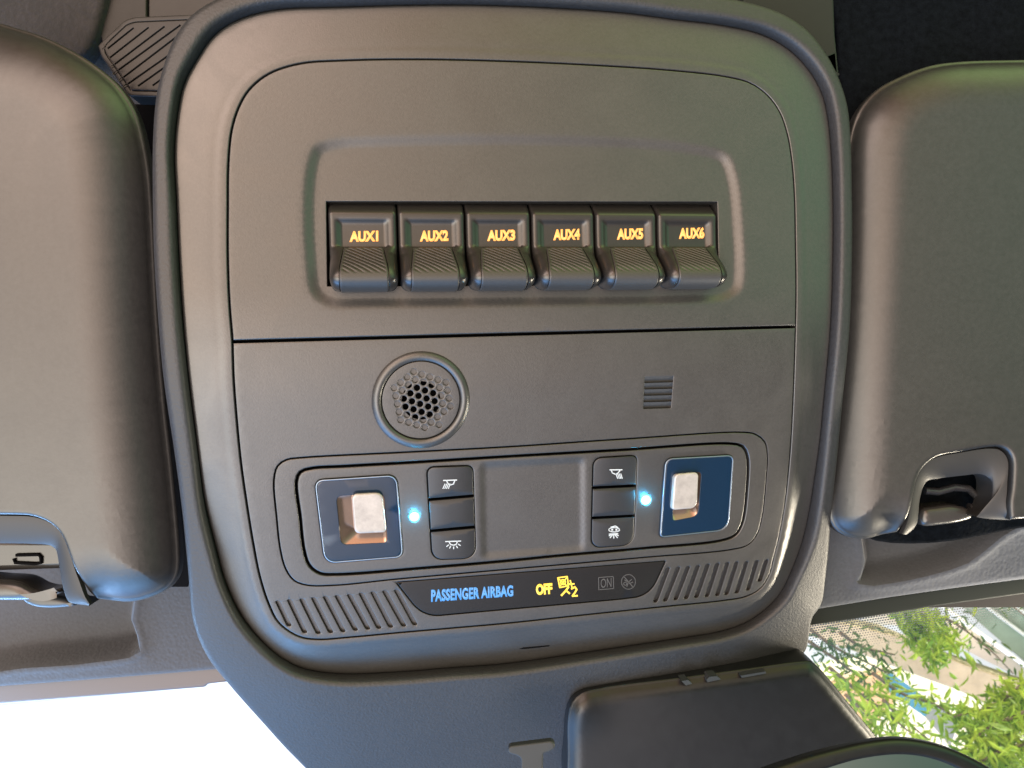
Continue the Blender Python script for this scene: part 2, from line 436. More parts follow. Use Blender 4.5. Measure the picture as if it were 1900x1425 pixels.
# housing: fat rounded rim, groove on the inside, wide apron towards the windscreen
rings = []
near = [(-.1, -6.5), (.0, -3.0), (.10, -1.4), (.30, -.35), (.62, .45), (1.05, .98), (1.7, 1.28)]
far = [(2.8, 0), (2.1, 0), (1.5, 0), (1.0, 0), (.6, 0), (.25, 0), (0, 0)]
nG = len(Guv); wid = [math.dist(a, b) for a, b in zip(Guv, Ouv)]
def ringpt(i, d, h): 
    a = np.array(Guv[i]); b = np.array(Ouv[i]); q = a + (b - a) * (d / wid[i]); return (q[0], q[1], h)
def sag(i, d):  # apron drops away where it is wide
    return -.17 * max(0.0, d - 2.4 * MM) - .08 * max(0.0, d - 9 * MM)
for d, h in near:
    rings.append([ringpt(i, d*MM * min(1, wid[i] / (8.2*MM)), h*MM) for i in range(nG)])
for f in (.0, .2, .4, .6, .8):
    rr = []
    for i in range(nG):
        s = min(1, wid[i] / (8.2*MM)); a = 2.4*MM*s; b = wid[i] - 2.8*MM*s; d = a + max(0, b - a) * f
        rr.append(ringpt(i, d, 1.35*MM + sag(i, d)))
    rings.append(rr)
for e, _ in far:
    rr = []
    for i in range(nG):
        s = min(1, wid[i] / (8.2*MM)); r = 2.8*MM; ee = e*MM
        drop = r - math.sqrt(max(0, r*r - (r - ee)**2)); d = wid[i] - ee * s
        rr.append(ringpt(i, d, 1.35*MM - drop*1.25 + sag(i, d)))
    rings.append(rr)
rings.append([(q[0], q[1], -26*MM) for q in rings[-1]])
bm = bmesh.new(); loft_raw(bm, CON, rings); finish(bm, 'housing', M['shell'], con, sharp=60)

# outline of the smooth face
S_TOP = [(430,634),(424,560),(421,478),(421,380),(422,303),(428,242),(441,199),(461,165),(498,135),(556,116),(640,110),(780,108),(950,112),(1120,120),(1250,129),
         (1345,140),(1392,152),(1425,175),(1449,208),(1463,249),(1471,296),(1476,360),(1478,450),(1479,540),(1478,606)]
S_BOT = [(1478,606),(1475,700),(1471,790),(1467,850),(1459,926),(1447,996),(1437,1036),(1430,1064),(1413,1092),(1385,1108),(1340,1116),(1243,1126),(1098,1141),(940,1158),(850,1166),
         (746,1175),(649,1184),(589,1188),(553,1182),(516,1156),(497,1120),(481,1070),(468,1005),(456,931),(446,860),(438,780),(432,700),(430,634)]
top_s = catmull(S_TOP, closed=False, step=9); bot_s = catmull(S_BOT, closed=False, step=9)
div = [(430 + (1478-430)*t, 634 + (606-634)*t + 2.0*math.sin(math.pi*t)*0) for t in np.linspace(0, 1, 60)]
Sall = top_s[:-1] + bot_s[:-1]
Sall_uv = CON.uvs(Sall)
def frame_h(X):
    d = dist_to(Sall_uv[::2], X)
    k = np.where(X[:, 1] < -.03, .30, .12)
    kk = .12 + .22 * np.clip((-.02 - X[:, 1]) / .03, 0, 1)
    return -.0002 - kk * np.maximum(0, d - .002) - .00008 * np.exp(-((d - .0035) / .0012) ** 2)
plate('inner_frame', M['panel'], con, CON, offset(Guv, -.1*MM)[::2], [Sall_uv], h=frame_h, sp=2.0*MM, bevel=1.0*MM, extra=[p for q in (1.2,2.0,2.8,3.5,4.2,5,6.2) for p in dense(offset(Sall_uv[::2], q*MM), 2.2*MM)], hbevel=.35*MM, depth=4*MM, hdepth=4*MM, nb=4)
# near-black sheet painting in the shade behind all the gaps
plate('backing', M['dark'], con, CON, offset(Sall_uv, 3*MM)[::3], h=-6*MM, sp=8*MM, bevel=0, depth=1*MM)

# ---- upper switch panel
SEAM = .42*MM
up_uv = offset(CON.uvs(top_s + div[::-1][1:-1]), -SEAM)
OPEN = CON.uvs(dense([(605,372),(1334,373),(1337,527),(607,530)], 20))
CONT = catmull([(578,300),(588,275),(620,264),(700,259),(950,256),(1200,264),(1300,276),(1345,290),(1362,330),(1372,420),(1375,500),(1370,536),(1346,552),(1250,559),(950,563),(700,565),(612,563),(584,543),(574,480),(570,400),(572,340)], step=12)
CONT_uv = CON.uvs(CONT)
def sstep(x, a, b):
    t = np.clip((x - a) / (b - a), 0, 1); return t * t * (3 - 2 * t)
def up_h(X):
    d = dist_to(CONT_uv, X); s = np.where(inside(CONT_uv, X), d, -d)
    return -1.05*MM * sstep(s, -1.6*MM, 2.2*MM)
plate('switch_panel', M['panel'], con, CON, dense(up_uv, 4*MM), [dense(OPEN, 3*MM)], h=up_h, extra=[p for q in (-1.6,-.8,0,.8,1.6,2.2) for p in dense(offset(CONT_uv, -q*MM), 1.3*MM)], sp=1.6*MM, bevel=.4*MM, hbevel=.25*MM, depth=3*MM, hdepth=5*MM)

# ---- six rocker switches
uL = CON.uv(607, 400, 1*MM)[0]; uR = CON.uv(1334, 400, 1*MM)[0]; PITCHU = (uR - uL) / 6
PROF = [(375,-5.5),(377,-4.6),(380,-3.7),(384,-2.7),(388,-1.7),(392,-.8),(395,-.25),(397,.0),(400,.05),(404,.0),(410,-.1),(416,-.15),(422,-.2),(430,-.25),(440,-.25),(450,-.25),(455,-.2),(458,.0),(461,.5),(465,1.3),
        (470,2.4),(475,3.5),(480,4.5),(485,5.6),(490,6.6),(495,7.4),(500,8.0),(506,8.5),(512,8.7),(518,8.5),(524,7.9),(529,7.0),(533,5.8),(536,4.4),(537.5,3.0),(538,1.5)]
pv = []; 
for y, h in PROF: pv.append((CON.uv(930, y, h*MM)[1], h*MM))
pv.append((pv[-1][0] + .2*MM, -4*MM))
def arc_res(pl, k):
    """resample the profile evenly, smooth"""
    q = catmull([(a*1000, b*1000) for a, b in pl], closed=False, sub=6)
    q = np.array(q)/1000; s = np.r_[0, np.cumsum(np.linalg.norm(np.diff(q, axis=0), axis=1))]
    t = np.linspace(0, s[-1], k); return np.stack([np.interp(t, s, q[:, 0]), np.interp(t, s, q[:, 1])], 1), t
prof, ps = arc_res(pv, 95)
tang = np.gradient(prof, axis=0); tang /= np.linalg.norm(tang, axis=1, keepdims=True)
pn = np.stack([-tang[:, 1], tang[:, 0]], 1); pn *= -1          # outward normal of the profile, (v,h)
for i in range(len(pn)):
    pass
if pn[20, 1] < 0: pn *= -1
vlab0 = CON.uv(930, 407, 0)[1]; vlab1 = CON.uv(930, 456, 0)[1]
vpad0 = CON.uv(930, 459, 0)[1]
i_pad0 = int(np.argmax(prof[:, 0] < vpad0)); i_pad1 = int(len(prof) - 8)
hw = PITCHU/2 - .26*MM
def low(i):     # 0 on the label face, 1 on the lever
    return float(np.clip((i - i_pad0 + 2) / 6.0, 0, 1))
def padhw(i):
    t = np.clip((i - i_pad0) / max(1, (i_pad1 - i_pad0)), 0, 1)
    return (5.5 + 1.15 * min(1, t * 2.2)) * MM
def key_body(parent):
    bm = bmesh.new(); rows = []
    fr = sorted(set(np.round(np.concatenate([np.linspace(-1, 1, 31), [-.995,-.98,-.95,-.9,.9,.95,.98,.995]]), 4)))
    for i, (v, h) in enumerate(prof):
        l = low(i); r = (1.0 + 1.9*l) * MM; H = hw - .12*MM*l; ph = padhw(i)
        us = [f * H for f in fr] + [s*(ph + q*MM) for s in (-1, 1) for q in (-.12, -.06, .18, .24)]
        us = sorted(us); row = []
        for u in us:
            e = H - abs(u); dr = 0.0
            if e < r: dr += (r - math.sqrt(max(0, r*r - (r - e)**2)))
            if l == 0 and v < vlab0 + .6*MM:      # sunken label field
                fu = np.clip((7.5*MM - abs(u)) / (1.2*MM), 0, 1); fv = np.clip((vlab0 - v) / (1.3*MM), 0, 1)
                dr += .85*MM * min(fu, fv)
            if l > 0 and i < i_pad1 + 3:
                if -.13*MM < abs(u) - ph < .20*MM: dr += .55*MM * l
            q = pn[i] if h > -1*MM else np.array((0, 1.0))
            row.append((u, v - q[0]*dr, h - q[1]*dr))
        rows.append(row)
    vv = [[bm.verts.new(CON.p(*q)) for q in r] for r in rows]
    for a, b in zip(vv[:-1], vv[1:]):
        for j in range(len(a)-1): bm.faces.new((a[j], a[j+1], b[j+1], b[j]))
    # side walls down into the panel
    for side in (0, -1):
        dn = []
        for r in rows:
            u, v, h = r[side]; vb = v if v > prof[-1, 0] else prof[-1, 0]
            dn.append(bm.verts.new(CON.p(u, vb, -5*MM)))
        for i in range(len(dn)-1):
            try: bm.faces.new((vv[i][side], vv[i+1][side], dn[i+1], dn[i]))
            except ValueError: pass
    return finish(bm, 'rocker_switch', M['keyface'], parent, sharp=50, merge=1e-7)
def key_pad(parent):
    bm = bmesh.new(); rows = []
    nu = 60
    ii = np.linspace(i_pad0 + .3, i_pad1, 110)
    for t in ii:
        i = int(t); f = t - i; j = min(i+1, len(prof)-1)
        p = prof[i]*(1-f) + prof[j]*f; n = pn[i]*(1-f) + pn[j]*f; n = n/np.linalg.norm(n)
        ph = padhw(i)*(1-f) + padhw(j)*f; row = []
        s = (t - i_pad0) / (i_pad1 - i_pad0)
        for k in range(nu+1):
            u = -ph + 2*ph*k/nu; e = min(ph - abs(u), 9)
            up = .16*MM - max(0, .25*MM - e)*.9
            if s < .50:   # diagonal ribs
                w_ = (u*.62 - (t*(ps[1]))*.80) / (1.30*MM)
                r_ = abs((w_ % 1.0) - .5) * 2
                env = min(1, (.50 - s) / .05) * min(1, max(0, (ph - abs(u) - .5*MM) / (.4*MM))) * min(1, s/.04)
                up -= .30*MM * float(np.clip((r_ - .45)/.3, 0, 1)) * env
            q = p + n*up; row.append((u, q[0], q[1]))
        rows.append(row)
    vv = [[bm.verts.new(CON.p(*q)) for q in r] for r in rows]
    for a, b in zip(vv[:-1], vv[1:]):
        for j in range(len(a)-1): bm.faces.new((a[j], a[j+1], b[j+1], b[j]))
    edge = [r[0] for r in rows] + rows[-1][1:] + [r[-1] for r in rows[::-1]][1:] + rows[0][::-1][1:-1]
    idx = [a[0] for a in vv] + vv[-1][1:] + [a[-1] for a in vv[::-1]][1:] + vv[0][::-1][1:-1]
    dn = [bm.verts.new(CON.p(q[0], q[1] + (.2*MM), q[2] - .6*MM)) for q in edge]
    for i in range(len(edge)):
        j = (i+1) % len(edge); bm.faces.new((idx[i], idx[j], dn[j], dn[i]))
    return finish(bm, 'grip_pad', M['pad'], parent, sharp=45, merge=1e-7)

def text_mesh(s, bold=.02, space=1.0, extr=0):
    c = bpy.data.curves.new('t', 'FONT'); c.body = s; c.size = 1; c.offset = bold; c.space_character = space; c.resolution_u = 4
    o = bpy.data.objects.new('t', c); COL.objects.link(o); bpy.context.view_layer.update()
    me = bpy.data.meshes.new_from_object(o.evaluated_get(bpy.context.evaluated_depsgraph_get()))
    COL.objects.unlink(o); bpy.data.objects.remove(o); return me
def place_text(name, s, quad, F, h, m, parent, bold=.02, space=1.0, thick=.06*MM):
    """quad: photo pixels of the text box, clockwise from top left"""
    me = text_mesh(s, bold, space); bm = bmesh.new(); bm.from_mesh(me)
    bmesh.ops.dissolve_limit(bm, angle_limit=.01, verts=bm.verts, edges=bm.edges)
    xs = [v.co.x for v in bm.verts]; ys = [v.co.y for v in bm.verts]; x0, x1, y0, y1 = min(xs), max(xs), min(ys), max(ys)
    r = bmesh.ops.extrude_face_region(bm, geom=list(bm.faces)); new = {e for e in r['geom'] if isinstance(e, bmesh.types.BMVert)}
    TL, TR, BR, BL = [np.array(q, float) for q in quad]
    for v in bm.verts:
        a = (v.co.x - x0) / (x1 - x0); b = (v.co.y - y0) / (y1 - y0)
        q = (BL*(1-a) + BR*a) * (1-b) + (TL*(1-a) + TR*a) * b
        u, w_ = F.uv(q[0], q[1], h); v.co = Vector(F.p(u, w_, h + (thick if v in new else 0)))
    return finish(bm, name, m, parent, smooth=False, merge=1e-7)

AUXB = [(648.5,702,428.5,448.7),(779,832,427.5,448),(904,956,426.5,447),(1026.5,1076,425,445.5),(1144.7,1193.5,424,444.5),(1259.7,1307,422,443)]
for k in range(6):
    uc = uL + PITCHU*(k + .5)
    b = key_body(con) if k == 0 else b0.copy()
    if k == 0:
        b0 = b; pad0 = key_pad(con)
    else:
        COL.objects.link(b)
    base = Vector(CON.U) * uc
    b.location = base
    p = pad0 if k == 0 else pad0.copy()
    if k: COL.objects.link(p)
    p.parent = b
    x0, x1, y0, y1 = AUXB[k]
    t = place_text('lettering', 'AUX%d' % (k+1), [(x0,y0+.6),(x1,y0-.6),(x1,y1-.6),(x0,y1+.6)], CON, -.98*MM, M['amber'], b, bold=.055)
    b['label'] = 'black rocker switch lettered AUX%d in amber' % (k+1)
    t['label'] = 'amber backlit lettering AUX%d' % (k+1)

# ---- lower control panel
low_out = offset(CON.uvs(div[:-1] + bot_s[:-1]), -SEAM)
L1 = rpoly([(505,851),(1424,799),(1424,880),(1406,1020),(1040,1051),(620,1088),(531,1090),(507,930)], [34,34,60,44,0,0,48,60], 8)
L1 = catmull([(507,890),(514,864),(531,852),(560,848),(750,838),(940,828),(1150,814),(1379,801),(1403,805),(1420,819),(1425,845),(1423,887),(1415,959),(1405,993),(1388,1012),(1355,1021),(1200,1035),(1040,1049),(880,1063),(734,1076),(625,1087),(570,1087),(545,1078),(529,1056),(519,1020),(512,960)], step=8)
L2 = catmull([(550,893),(557,876),(577,869),(640,865),(780,857),(940,847),(1150,835),(1355,823),(1378,828),(1387,846),(1386,911),(1377,972),(1364,993),(1338,1003),(1200,1017),(1040,1031),(940,1041),(800,1053),(625,1066),(594,1064),(574,1049),(564,1020),(557,960)], step=8)
STRIP = rpoly([(733,1080),(1237,1040),(1206,1106),(1150,1113),(850,1140),(785,1146)], [3,5,30,0,0,30], 7)
slots = []
Ltop = [(135,400),(225,390),(320,385),(410,375),(500,365),(590,358),(685,350),(775,340),(865,330),(955,322),(1045,315)]
Lbot = [(240,578),(360,630),(465,637),(560,630),(655,623),(750,612),(845,603),(930,597),(1020,588),(1120,580),(1205,570)]
def slot(a, b, w, slant=(1, -.06)):
    """parallelogram slot with rounded ends between a and b, w wide"""
    a, b = np.array(a), np.array(b); s = np.array(slant) * w / 2
    return rpoly([tuple(a - s), tuple(a + s), tuple(b + s), tuple(b - s)], 3.5, 4)
for (ax, ay), (bx, by) in zip(Ltop, Lbot):
    slots.append(slot((480 + ax*.2421 + 2, 1020 + ay*.2421 - 2), (480 + bx*.2421 - 1, 1020 + by*.2421 + 2), 9))
Rtop = [(825,1090),(905,1085),(980,1080),(1055,1072),(1130,1062),(1205,1055),(1280,1050),(1350,1045),(1425,1042),(1505,1035),(1580,1028)]
Rbot = [(725,1350),(800,1342),(880,1332),(960,1325),(1040,1315),(1120,1308),(1200,1300),(1270,1292),(1350,1280),(1435,1258),(1525,1190)]
rs = []
for (ax, ay), (bx, by) in zip(Rtop, Rbot):
    rs.append(slot((1040 + ax*.2421, 790 + ay*.2421 - 1), (1040 + bx*.2421, 790 + by*.2421 + 1), 8.4))
MIC = (781.5, 743)
mu, mv = CON.uv(*MIC)
ux = CON.uv(MIC[0] + 84, MIC[1])[0] - mu     # radius of the insert
def circ(u, v, r, n=64): return [(u + r*math.cos(2*math.pi*i/n), v + r*math.sin(2*math.pi*i/n)) for i in range(n)]
vents = []
for k in range(5):
    y = 699 + 12.1*k; x = 1198 - .9*k*.6
    vents.append([(x, y+1.2), (x + 50, y - .2), (x + 49.3, y + 9.6), (x - .6, y + 11)])
VENT = rpoly([(1196.5,699.5),(1249.5,698),(1245,757),(1194,758.5)], 1.5, 3)
def low_h(X):
    h = np.zeros(len(X))
    # grille corners stand a little proud
    return h
ho = [CON.uvs(L1), CON.uvs(STRIP), circ(mu, mv, ux, 72)] + [CON.uvs(q) for q in slots + rs + [VENT]]
plate('control_panel', M['panel'], con, CON, dense(low_out, 4*MM), [dense(q, 4*MM) for q in ho], h=0.0, sp=2.2*MM, bevel=.4*MM, hbevel=.22*MM, depth=4*MM, hdepth=1.7*MM, nb=2)
for nm, q, lab in (('vent_grille', slots, 'ribbed vent at the lower left corner'), ('vent_grille', rs, 'ribbed vent at the lower right corner')):
    allp = np.array([p for s in q for p in CON.uvs(s)])
    lo, hi = allp.min(0) - .5*MM, allp.max(0) + .5*MM
    o = plate(nm, M['panel'] if q is slots else M['button'], con, CON, dense([(lo[0],lo[1]),(hi[0],lo[1]),(hi[0],hi[1]),(lo[0],hi[1])], 5*MM), h=(-1.1*MM if q is slots else -1.5*MM), sp=5*MM, bevel=0, depth=.3*MM)
    o['label'] = lab
bm = bmesh.new()
for k in range(5):   # five louvres, each leaning back towards its lower edge
    q = [(1196 - .55*k, 699 + 11.9*k), (1251 - .9*k, 697.5 + 11.9*k), (1250 - .9*k, 709.4 + 11.9*k), (1195.4 - .55*k, 710.9 + 11.9*k)]
    c = CON.uvs(q); hs = (-.05*MM, -.05*MM, -.95*MM, -.95*MM)
    v_ = [bm.verts.new(CON.p(u, v, h)) for (u, v), h in zip(c, hs)]; bm.faces.new(v_)
    v2 = [bm.verts.new(CON.p(c[3][0], c[3][1], -.05*MM)), bm.verts.new(CON.p(c[2][0], c[2][1], -.05*MM))]
    bm.faces.new((v_[3], v_[2], v2[1], v2[0]))
finish(bm, 'sensor_vent', M['panel'], con, smooth=False)

# ---- microphone / speaker grille
ring = [(ux + .1*MM, -1.5), (ux + .1*MM, 0.5), (ux - .1*MM, .9), (ux-.7*MM, 1.35), (ux-1.5*MM, 1.5), (ux-2.3*MM, 1.3), (ux-2.9*MM, .9), (ux-3.1*MM, .5), (ux-3.1*MM, -.8)]
ring = [(ux + 1.0*MM, .0), (ux + .8*MM, .35), (ux + .35*MM, .8), (ux-.2*MM, 1.1), (ux-.75*MM, 1.15), (ux-1.3*MM, 1.0), (ux-1.65*MM, .65), (ux-1.8*MM, .3), (ux-1.85*MM, -1.0)]
mr = []
for r, h in ring: mr.append([(u, v, h*MM) for u, v in circ(mu, mv, r, 96)])
bm = bmesh.new(); loft_raw(bm, CON, mr); micring = finish(bm, 'microphone_grille', M['panel'], con, sharp=50)
micring['label'] = 'round microphone grille with a raised ring and perforated disc'
ri = ux - 1.98*MM
pxm = (CON.uv(MIC[0]+10, MIC[1])[0] - mu) / 10
holes = []
for i in range(-7, 8):
    for j in range(-7, 8):
        x = -2 + 14.9*i + 2.7*j; y = 6.5 + 5.4*i + 15.1*j
        du, dv = x*pxm, -y*pxm
        if math.hypot(du, dv) < 58*pxm: holes.append(circ(mu + du, mv + dv, 5.9*pxm, 14))
bm = bmesh.new(); sheet(bm, CON, circ(mu, mv, ri, 80), holes, h=.25*MM, sp=3*MM, bevel=.25*MM, hbevel=.10*MM, depth=2*MM, hdepth=1.6*MM, nb=2)
finish(bm, 'perforated_disc', M['panel'], micring, sharp=50)
bm = bmesh.new()
loft_raw(bm, CON, [[(u, v, -.30*MM) for u, v in circ(mu, mv, ri*.98, 64)], [(u, v, -.30*MM) for u, v in circ(mu, mv, 36*pxm, 64)], [(u, v, -5*MM) for u, v in circ(mu, mv, 36*pxm, 64)]])
finish(bm, 'dimple_floor', M['panel'], micring)

# ---- reading lamp module
L1i = offset(CON.uvs(L1), -SEAM*.9); L2o = offset(CON.uvs(L2), SEAM*.9)
plate('lamp_bezel', M['panel'], con, CON, dense(L1i, 4*MM), [dense(L2o, 4*MM)], h=.15*MM, sp=3*MM, bevel=.35*MM, hbevel=.35*MM, depth=3*MM)
LENS_L = rpoly([(583,890),(737,880),(749,1034),(602,1046)], [16,18,14,22], 7)
LENS_R = rpoly([(1233,850),(1361,843),(1351,984),(1222,998)], [14,12,22,10], 7)
BTN_L = rpoly([(791,866),(878,863),(884,1036),(801,1039)], [14,12,24,20], 7)
BTN_R = rpoly([(1100,849),(1183,844),(1176,1011),(1096,1017)], [16,12,22,18], 7)
MID = rpoly([(893,862),(1083,851),(1083,1019),(896,1034)], [8,8,8,8], 4)
mid_uv = CON.uvs(MID)
def lp_h(X):
    d = dist_to(mid_uv, X); s = np.where(inside(mid_uv, X), d, -d)
    return .05*MM - .45*MM*sstep(s, -.4*MM, .9*MM)
def edgeadd(q): return dense(q, 2.5*MM)
LEDS = [(769, 959, 10.5), (1199, 928, 11.0)]
ledh = [circ(*CON.uv(x, y), r*pxm, 24) for x, y, r in LEDS]
plate('lamp_panel', M['panel'], con, CON, edgeadd(offset(CON.uvs(L2), -SEAM*.9)), [edgeadd(CON.uvs(q)) for q in (LENS_L, LENS_R, BTN_L, BTN_R)] + ledh, h=lp_h, sp=1.1*MM, bevel=.45*MM, hbevel=.3*MM, depth=3*MM, nb=3)
def leds():
    for (x, y, r), lab in zip(LEDS, ('left', 'right')):
        u, v = CON.uv(x, y); bm = bmesh.new(); rr = []
        for a in np.linspace(0, 85, 6):
            rr.append([(p[0], p[1], (-.3 + .7*math.sin(R_(a)))*MM) for p in circ(u, v, r*pxm*.97*math.cos(R_(a)), 24)])
        loft_raw(bm, CON, rr, cap=True); o = finish(bm, 'status_light', M['led'], con)
        o['label'] = 'glowing cyan status light beside the %s reading lamp' % lab
        l = bpy.data.lights.new('status_lamp', 'POINT'); l.energy = .0045; l.color = (.05, .55, 1); l.shadow_soft_size = .0006
        lo = bpy.data.objects.new('status_lamp', l); COL.objects.link(lo); lo.location = Vector(CON.p(u, v, 1.9*MM))
leds()
def lamp(quad, crystal, cbase, lab):
    outer = CON.uvs(quad)
    bm = bmesh.new(); sheet(bm, CON, dense(offset(outer, -.12*MM), 2*MM), [dense(offset(outer, -.55*MM), 2*MM)], h=.72*MM, sp=9, bevel=.20*MM, hbevel=.12*MM, depth=3*MM)
    fr = finish(bm, 'reading_lamp', M['lensrim'], con, sharp=60); fr['label'] = lab
    lens_o = offset(outer, -.50*MM); bu = CON.uvs(cbase); cu = CON.uvs(crystal, 2.4*MM)
    bm = bmesh.new(); sheet(bm, CON, dense(lens_o, 2*MM), [dense(bu, 2*MM)], h=.62*MM, sp=3*MM, bevel=.3*MM, depth=2*MM, hbevel=.15*MM, hdepth=.4*MM)
    finish(bm, 'lens', M['lens'], fr, sharp=60)
    # faceted reflector between the lens opening and the crystal
    n = 4; B = CON.uvs(cbase); B4 = [B[i] for i in range(len(B))]
    bm = bmesh.new(); k = len(cbase); cc = CON.uvs(crystal, 1.0*MM)
    loft_raw(bm, CON, [[(a[0], a[1], .3*MM) for a in B4], [(a[0], a[1], -1.8*MM) for a in offset(cc, .2*MM)], [(a[0], a[1], -1.8*MM) for a in offset(cc, -1.2*MM)]], cap=True)
    finish(bm, 'reflector', M['facet'], fr, sharp=20)
    bm = bmesh.new(); sheet(bm, CON, cu, (), h=2.4*MM, sp=9, bevel=.6*MM, depth=4.5*MM, nb=4)
    finish(bm, 'crystal', M['crystal'], fr, sharp=45)
lamp(LENS_L, rpoly([(652,917),(710,914),(718,988),(658,991)], [10,12,8,10], 4), rpoly([(624,920),(712,914),(719,1006),(633,1010)], [10,12,8,10], 4), 'left reading lamp with smoked lens coloured by a painted sky reflection and frosted square crystal')
lamp(LENS_R, rpoly([(1252,880),(1297,876),(1294,943),(1247,947)], [8,8,12,6], 4), rpoly([(1250,879),(1300,875),(1294,957),(1247,966)], [6,6,12,6], 4), 'right reading lamp with smoked lens coloured by a painted sky reflection and pale crystal')

def strokes(name, m, parent, F, lines, h, w=2.0, polys=(), thick=.05*MM):
    bm = bmesh.new()
    for L in lines:
        ww = w
        if isinstance(L, tuple) and isinstance(L[0], (int, float)): ww, L = L
        for a, b in zip(L[:-1], L[1:]):
            a = np.array(a, float); b = np.array(b, float); d = b - a; l = np.linalg.norm(d)
            if l < 1e-6: continue
            d /= l; n = np.array((-d[1], d[0])) * ww/2; e = d * ww*.25
            q = [a - e - n, b + e - n, b + e + n, a - e + n]
            top = [bm.verts.new(F.p(*F.uv(*p, h), h + thick)) for p in q]; bot = [bm.verts.new(F.p(*F.uv(*p, h), h)) for p in q]
            bm.faces.new(top); 
            for i in range(4): bm.faces.new((top[i], top[(i+1) % 4], bot[(i+1) % 4], bot[i]))
    for P in polys:
        top = [bm.verts.new(F.p(*F.uv(*p, h), h + thick)) for p in P]; bm.faces.new(top)
    return finish(bm, name, m, parent, smooth=False, merge=1e-7)
def arcpts(cx, cy, rx, ry, a0, a1, n=10, rot=0):
    o = []
    for i in range(n+1):
        a = R_(a0 + (a1-a0)*i/n); x, y = rx*math.cos(a), ry*math.sin(a); c, s = math.cos(R_(rot)), math.sin(R_(rot))
        o.append((cx + x*c - y*s, cy + x*s + y*c))
    return o
BH = 1.15*MM
def cut_column(quad, cuts):
    """split a rounded column into three buttons by two slanted lines; returns three loops (px)"""
    res = []; Q = dense(quad, 6)
    lines = [None] + cuts + [None]
    for k in range(3):
        P = Q
        for ln, keep in ((lines[k], 1), (lines[k+1], -1)):
            if ln is None: continue
            (ax, ay), (bx, by) = ln; f = lambda p: ((p[1] - (ay + (by-ay)*(p[0]-ax)/(bx-ax))) * keep) - 1.1
            o = []
            for i in range(len(P)):
                a, b = P[i], P[(i+1) % len(P)]; fa, fb = f(a), f(b)
                if fa >= 0: o.append(a)
                if (fa >= 0) != (fb >= 0):
                    t = fa/(fa-fb); o.append((a[0]+(b[0]-a[0])*t, a[1]+(b[1]-a[1])*t))
            P = o
        res.append(P)
    return res
def clean(P, tol=1.2):
    o = []
    for p in P:
        if not o or math.dist(o[-1], p) > tol: o.append(p)
    if math.dist(o[0], o[-1]) < tol: o.pop()
    return o
labs = [('push button marked with an angled lamp symbol, %s column', 'plain blank push button, %s column', 'push button marked with a %s symbol')]
btns = []
for side, quad, cuts in (('left', BTN_L, [((796,927),(878,920)), ((800,985),(879,978))]), ('right', BTN_R, [((1100,905),(1180,901)), ((1098,961),(1177,957))])):
    for k, P in enumerate(cut_column(quad, cuts)):
        uvp = CON.uvs(clean(P)); uvp = offset(uvp, -.22*MM)
        cx = np.mean([p[0] for p in uvp]); hwid = (max(p[0] for p in uvp) - min(p[0] for p in uvp)) / 2
        hf = lambda X, cx=cx, hwid=hwid: .75*MM - .55*MM*np.clip(np.abs(X[:, 0]-cx)/hwid, 0, 1)**2.5
        bm = bmesh.new(); sheet(bm, CON, uvp, (), h=hf, sp=1.0*MM, bevel=.30*MM, depth=3*MM, nb=3)
        o = finish(bm, 'push_button', M['button'], con, sharp=50)
        o['label'] = [('push button with an angled lamp symbol in the %s button column' % side), ('blank middle button in the %s button column' % side), ('push button with a dome light symbol' if side == 'left' else 'push button with a door and light rays symbol')][k]
        btns.append(o)
def zl(x, y): return (480 + x*.2421, 800 + y*.2421)
def zr(x, y): return (1040 + x*.2421, 790 + y*.2421)
HI = .80*MM
L = [[zl(1415,378), zl(1518,374)], [zl(1440,380)] + [zl(*p) for p in [(1450,400),(1470,412),(1492,405),(1503,378)]]]
L += [(1.6, [zl(a, 404), zl(b, 440)]) for a, b in ((1428,1412),(1441,1426),(1454,1440),(1467,1454))]
strokes('symbol', M['white'], btns[0], CON, L, HI, 2.0)
L = [[zl(1432,846), zl(1549,842)], [zl(*p) for p in [(1458,846),(1470,868),(1495,874),(1515,866),(1524,844)]]]
L += [(1.8, [zl(*a), zl(*b)]) for a, b in (((1455,872),(1440,884)), ((1471,882),(1463,897)), ((1494,886),(1494,902)), ((1515,880),(1524,894)), ((1530,866),(1546,876)))]
strokes('symbol', M['white'], btns[2], CON, L, HI, 2.0)
L = [[zr(378,338), zr(472,337)], [zr(*p) for p in [(388,340),(398,362),(422,372),(440,362),(458,340)]]]
L += [(1.6, [zr(a, 368), zr(b, 404)]) for a, b in ((425,438),(438,450),(450,462),(462,473))]
strokes('symbol', M['white'], btns[3], CON, L, HI, 2.0)
L = [arcpts(*zr(411,797), 10, 4, 0, 360, 16), [zr(385,778), zr(420,768), zr(440,780)], (3.0, [zr(392,797), zr(400,797)]), (3.0, [zr(424,797), zr(432,797)])]
L += [(1.8, [zr(*a), zr(*b)]) for a, b in (((372,830),(440,826)), ((408,830),(408,862)), ((400,834),(380,858)), ((416,834),(436,858)), ((392,832),(372,844)), ((424,832),(444,842)))]
strokes('symbol', M['white'], btns[5], CON, L, HI, 1.9)

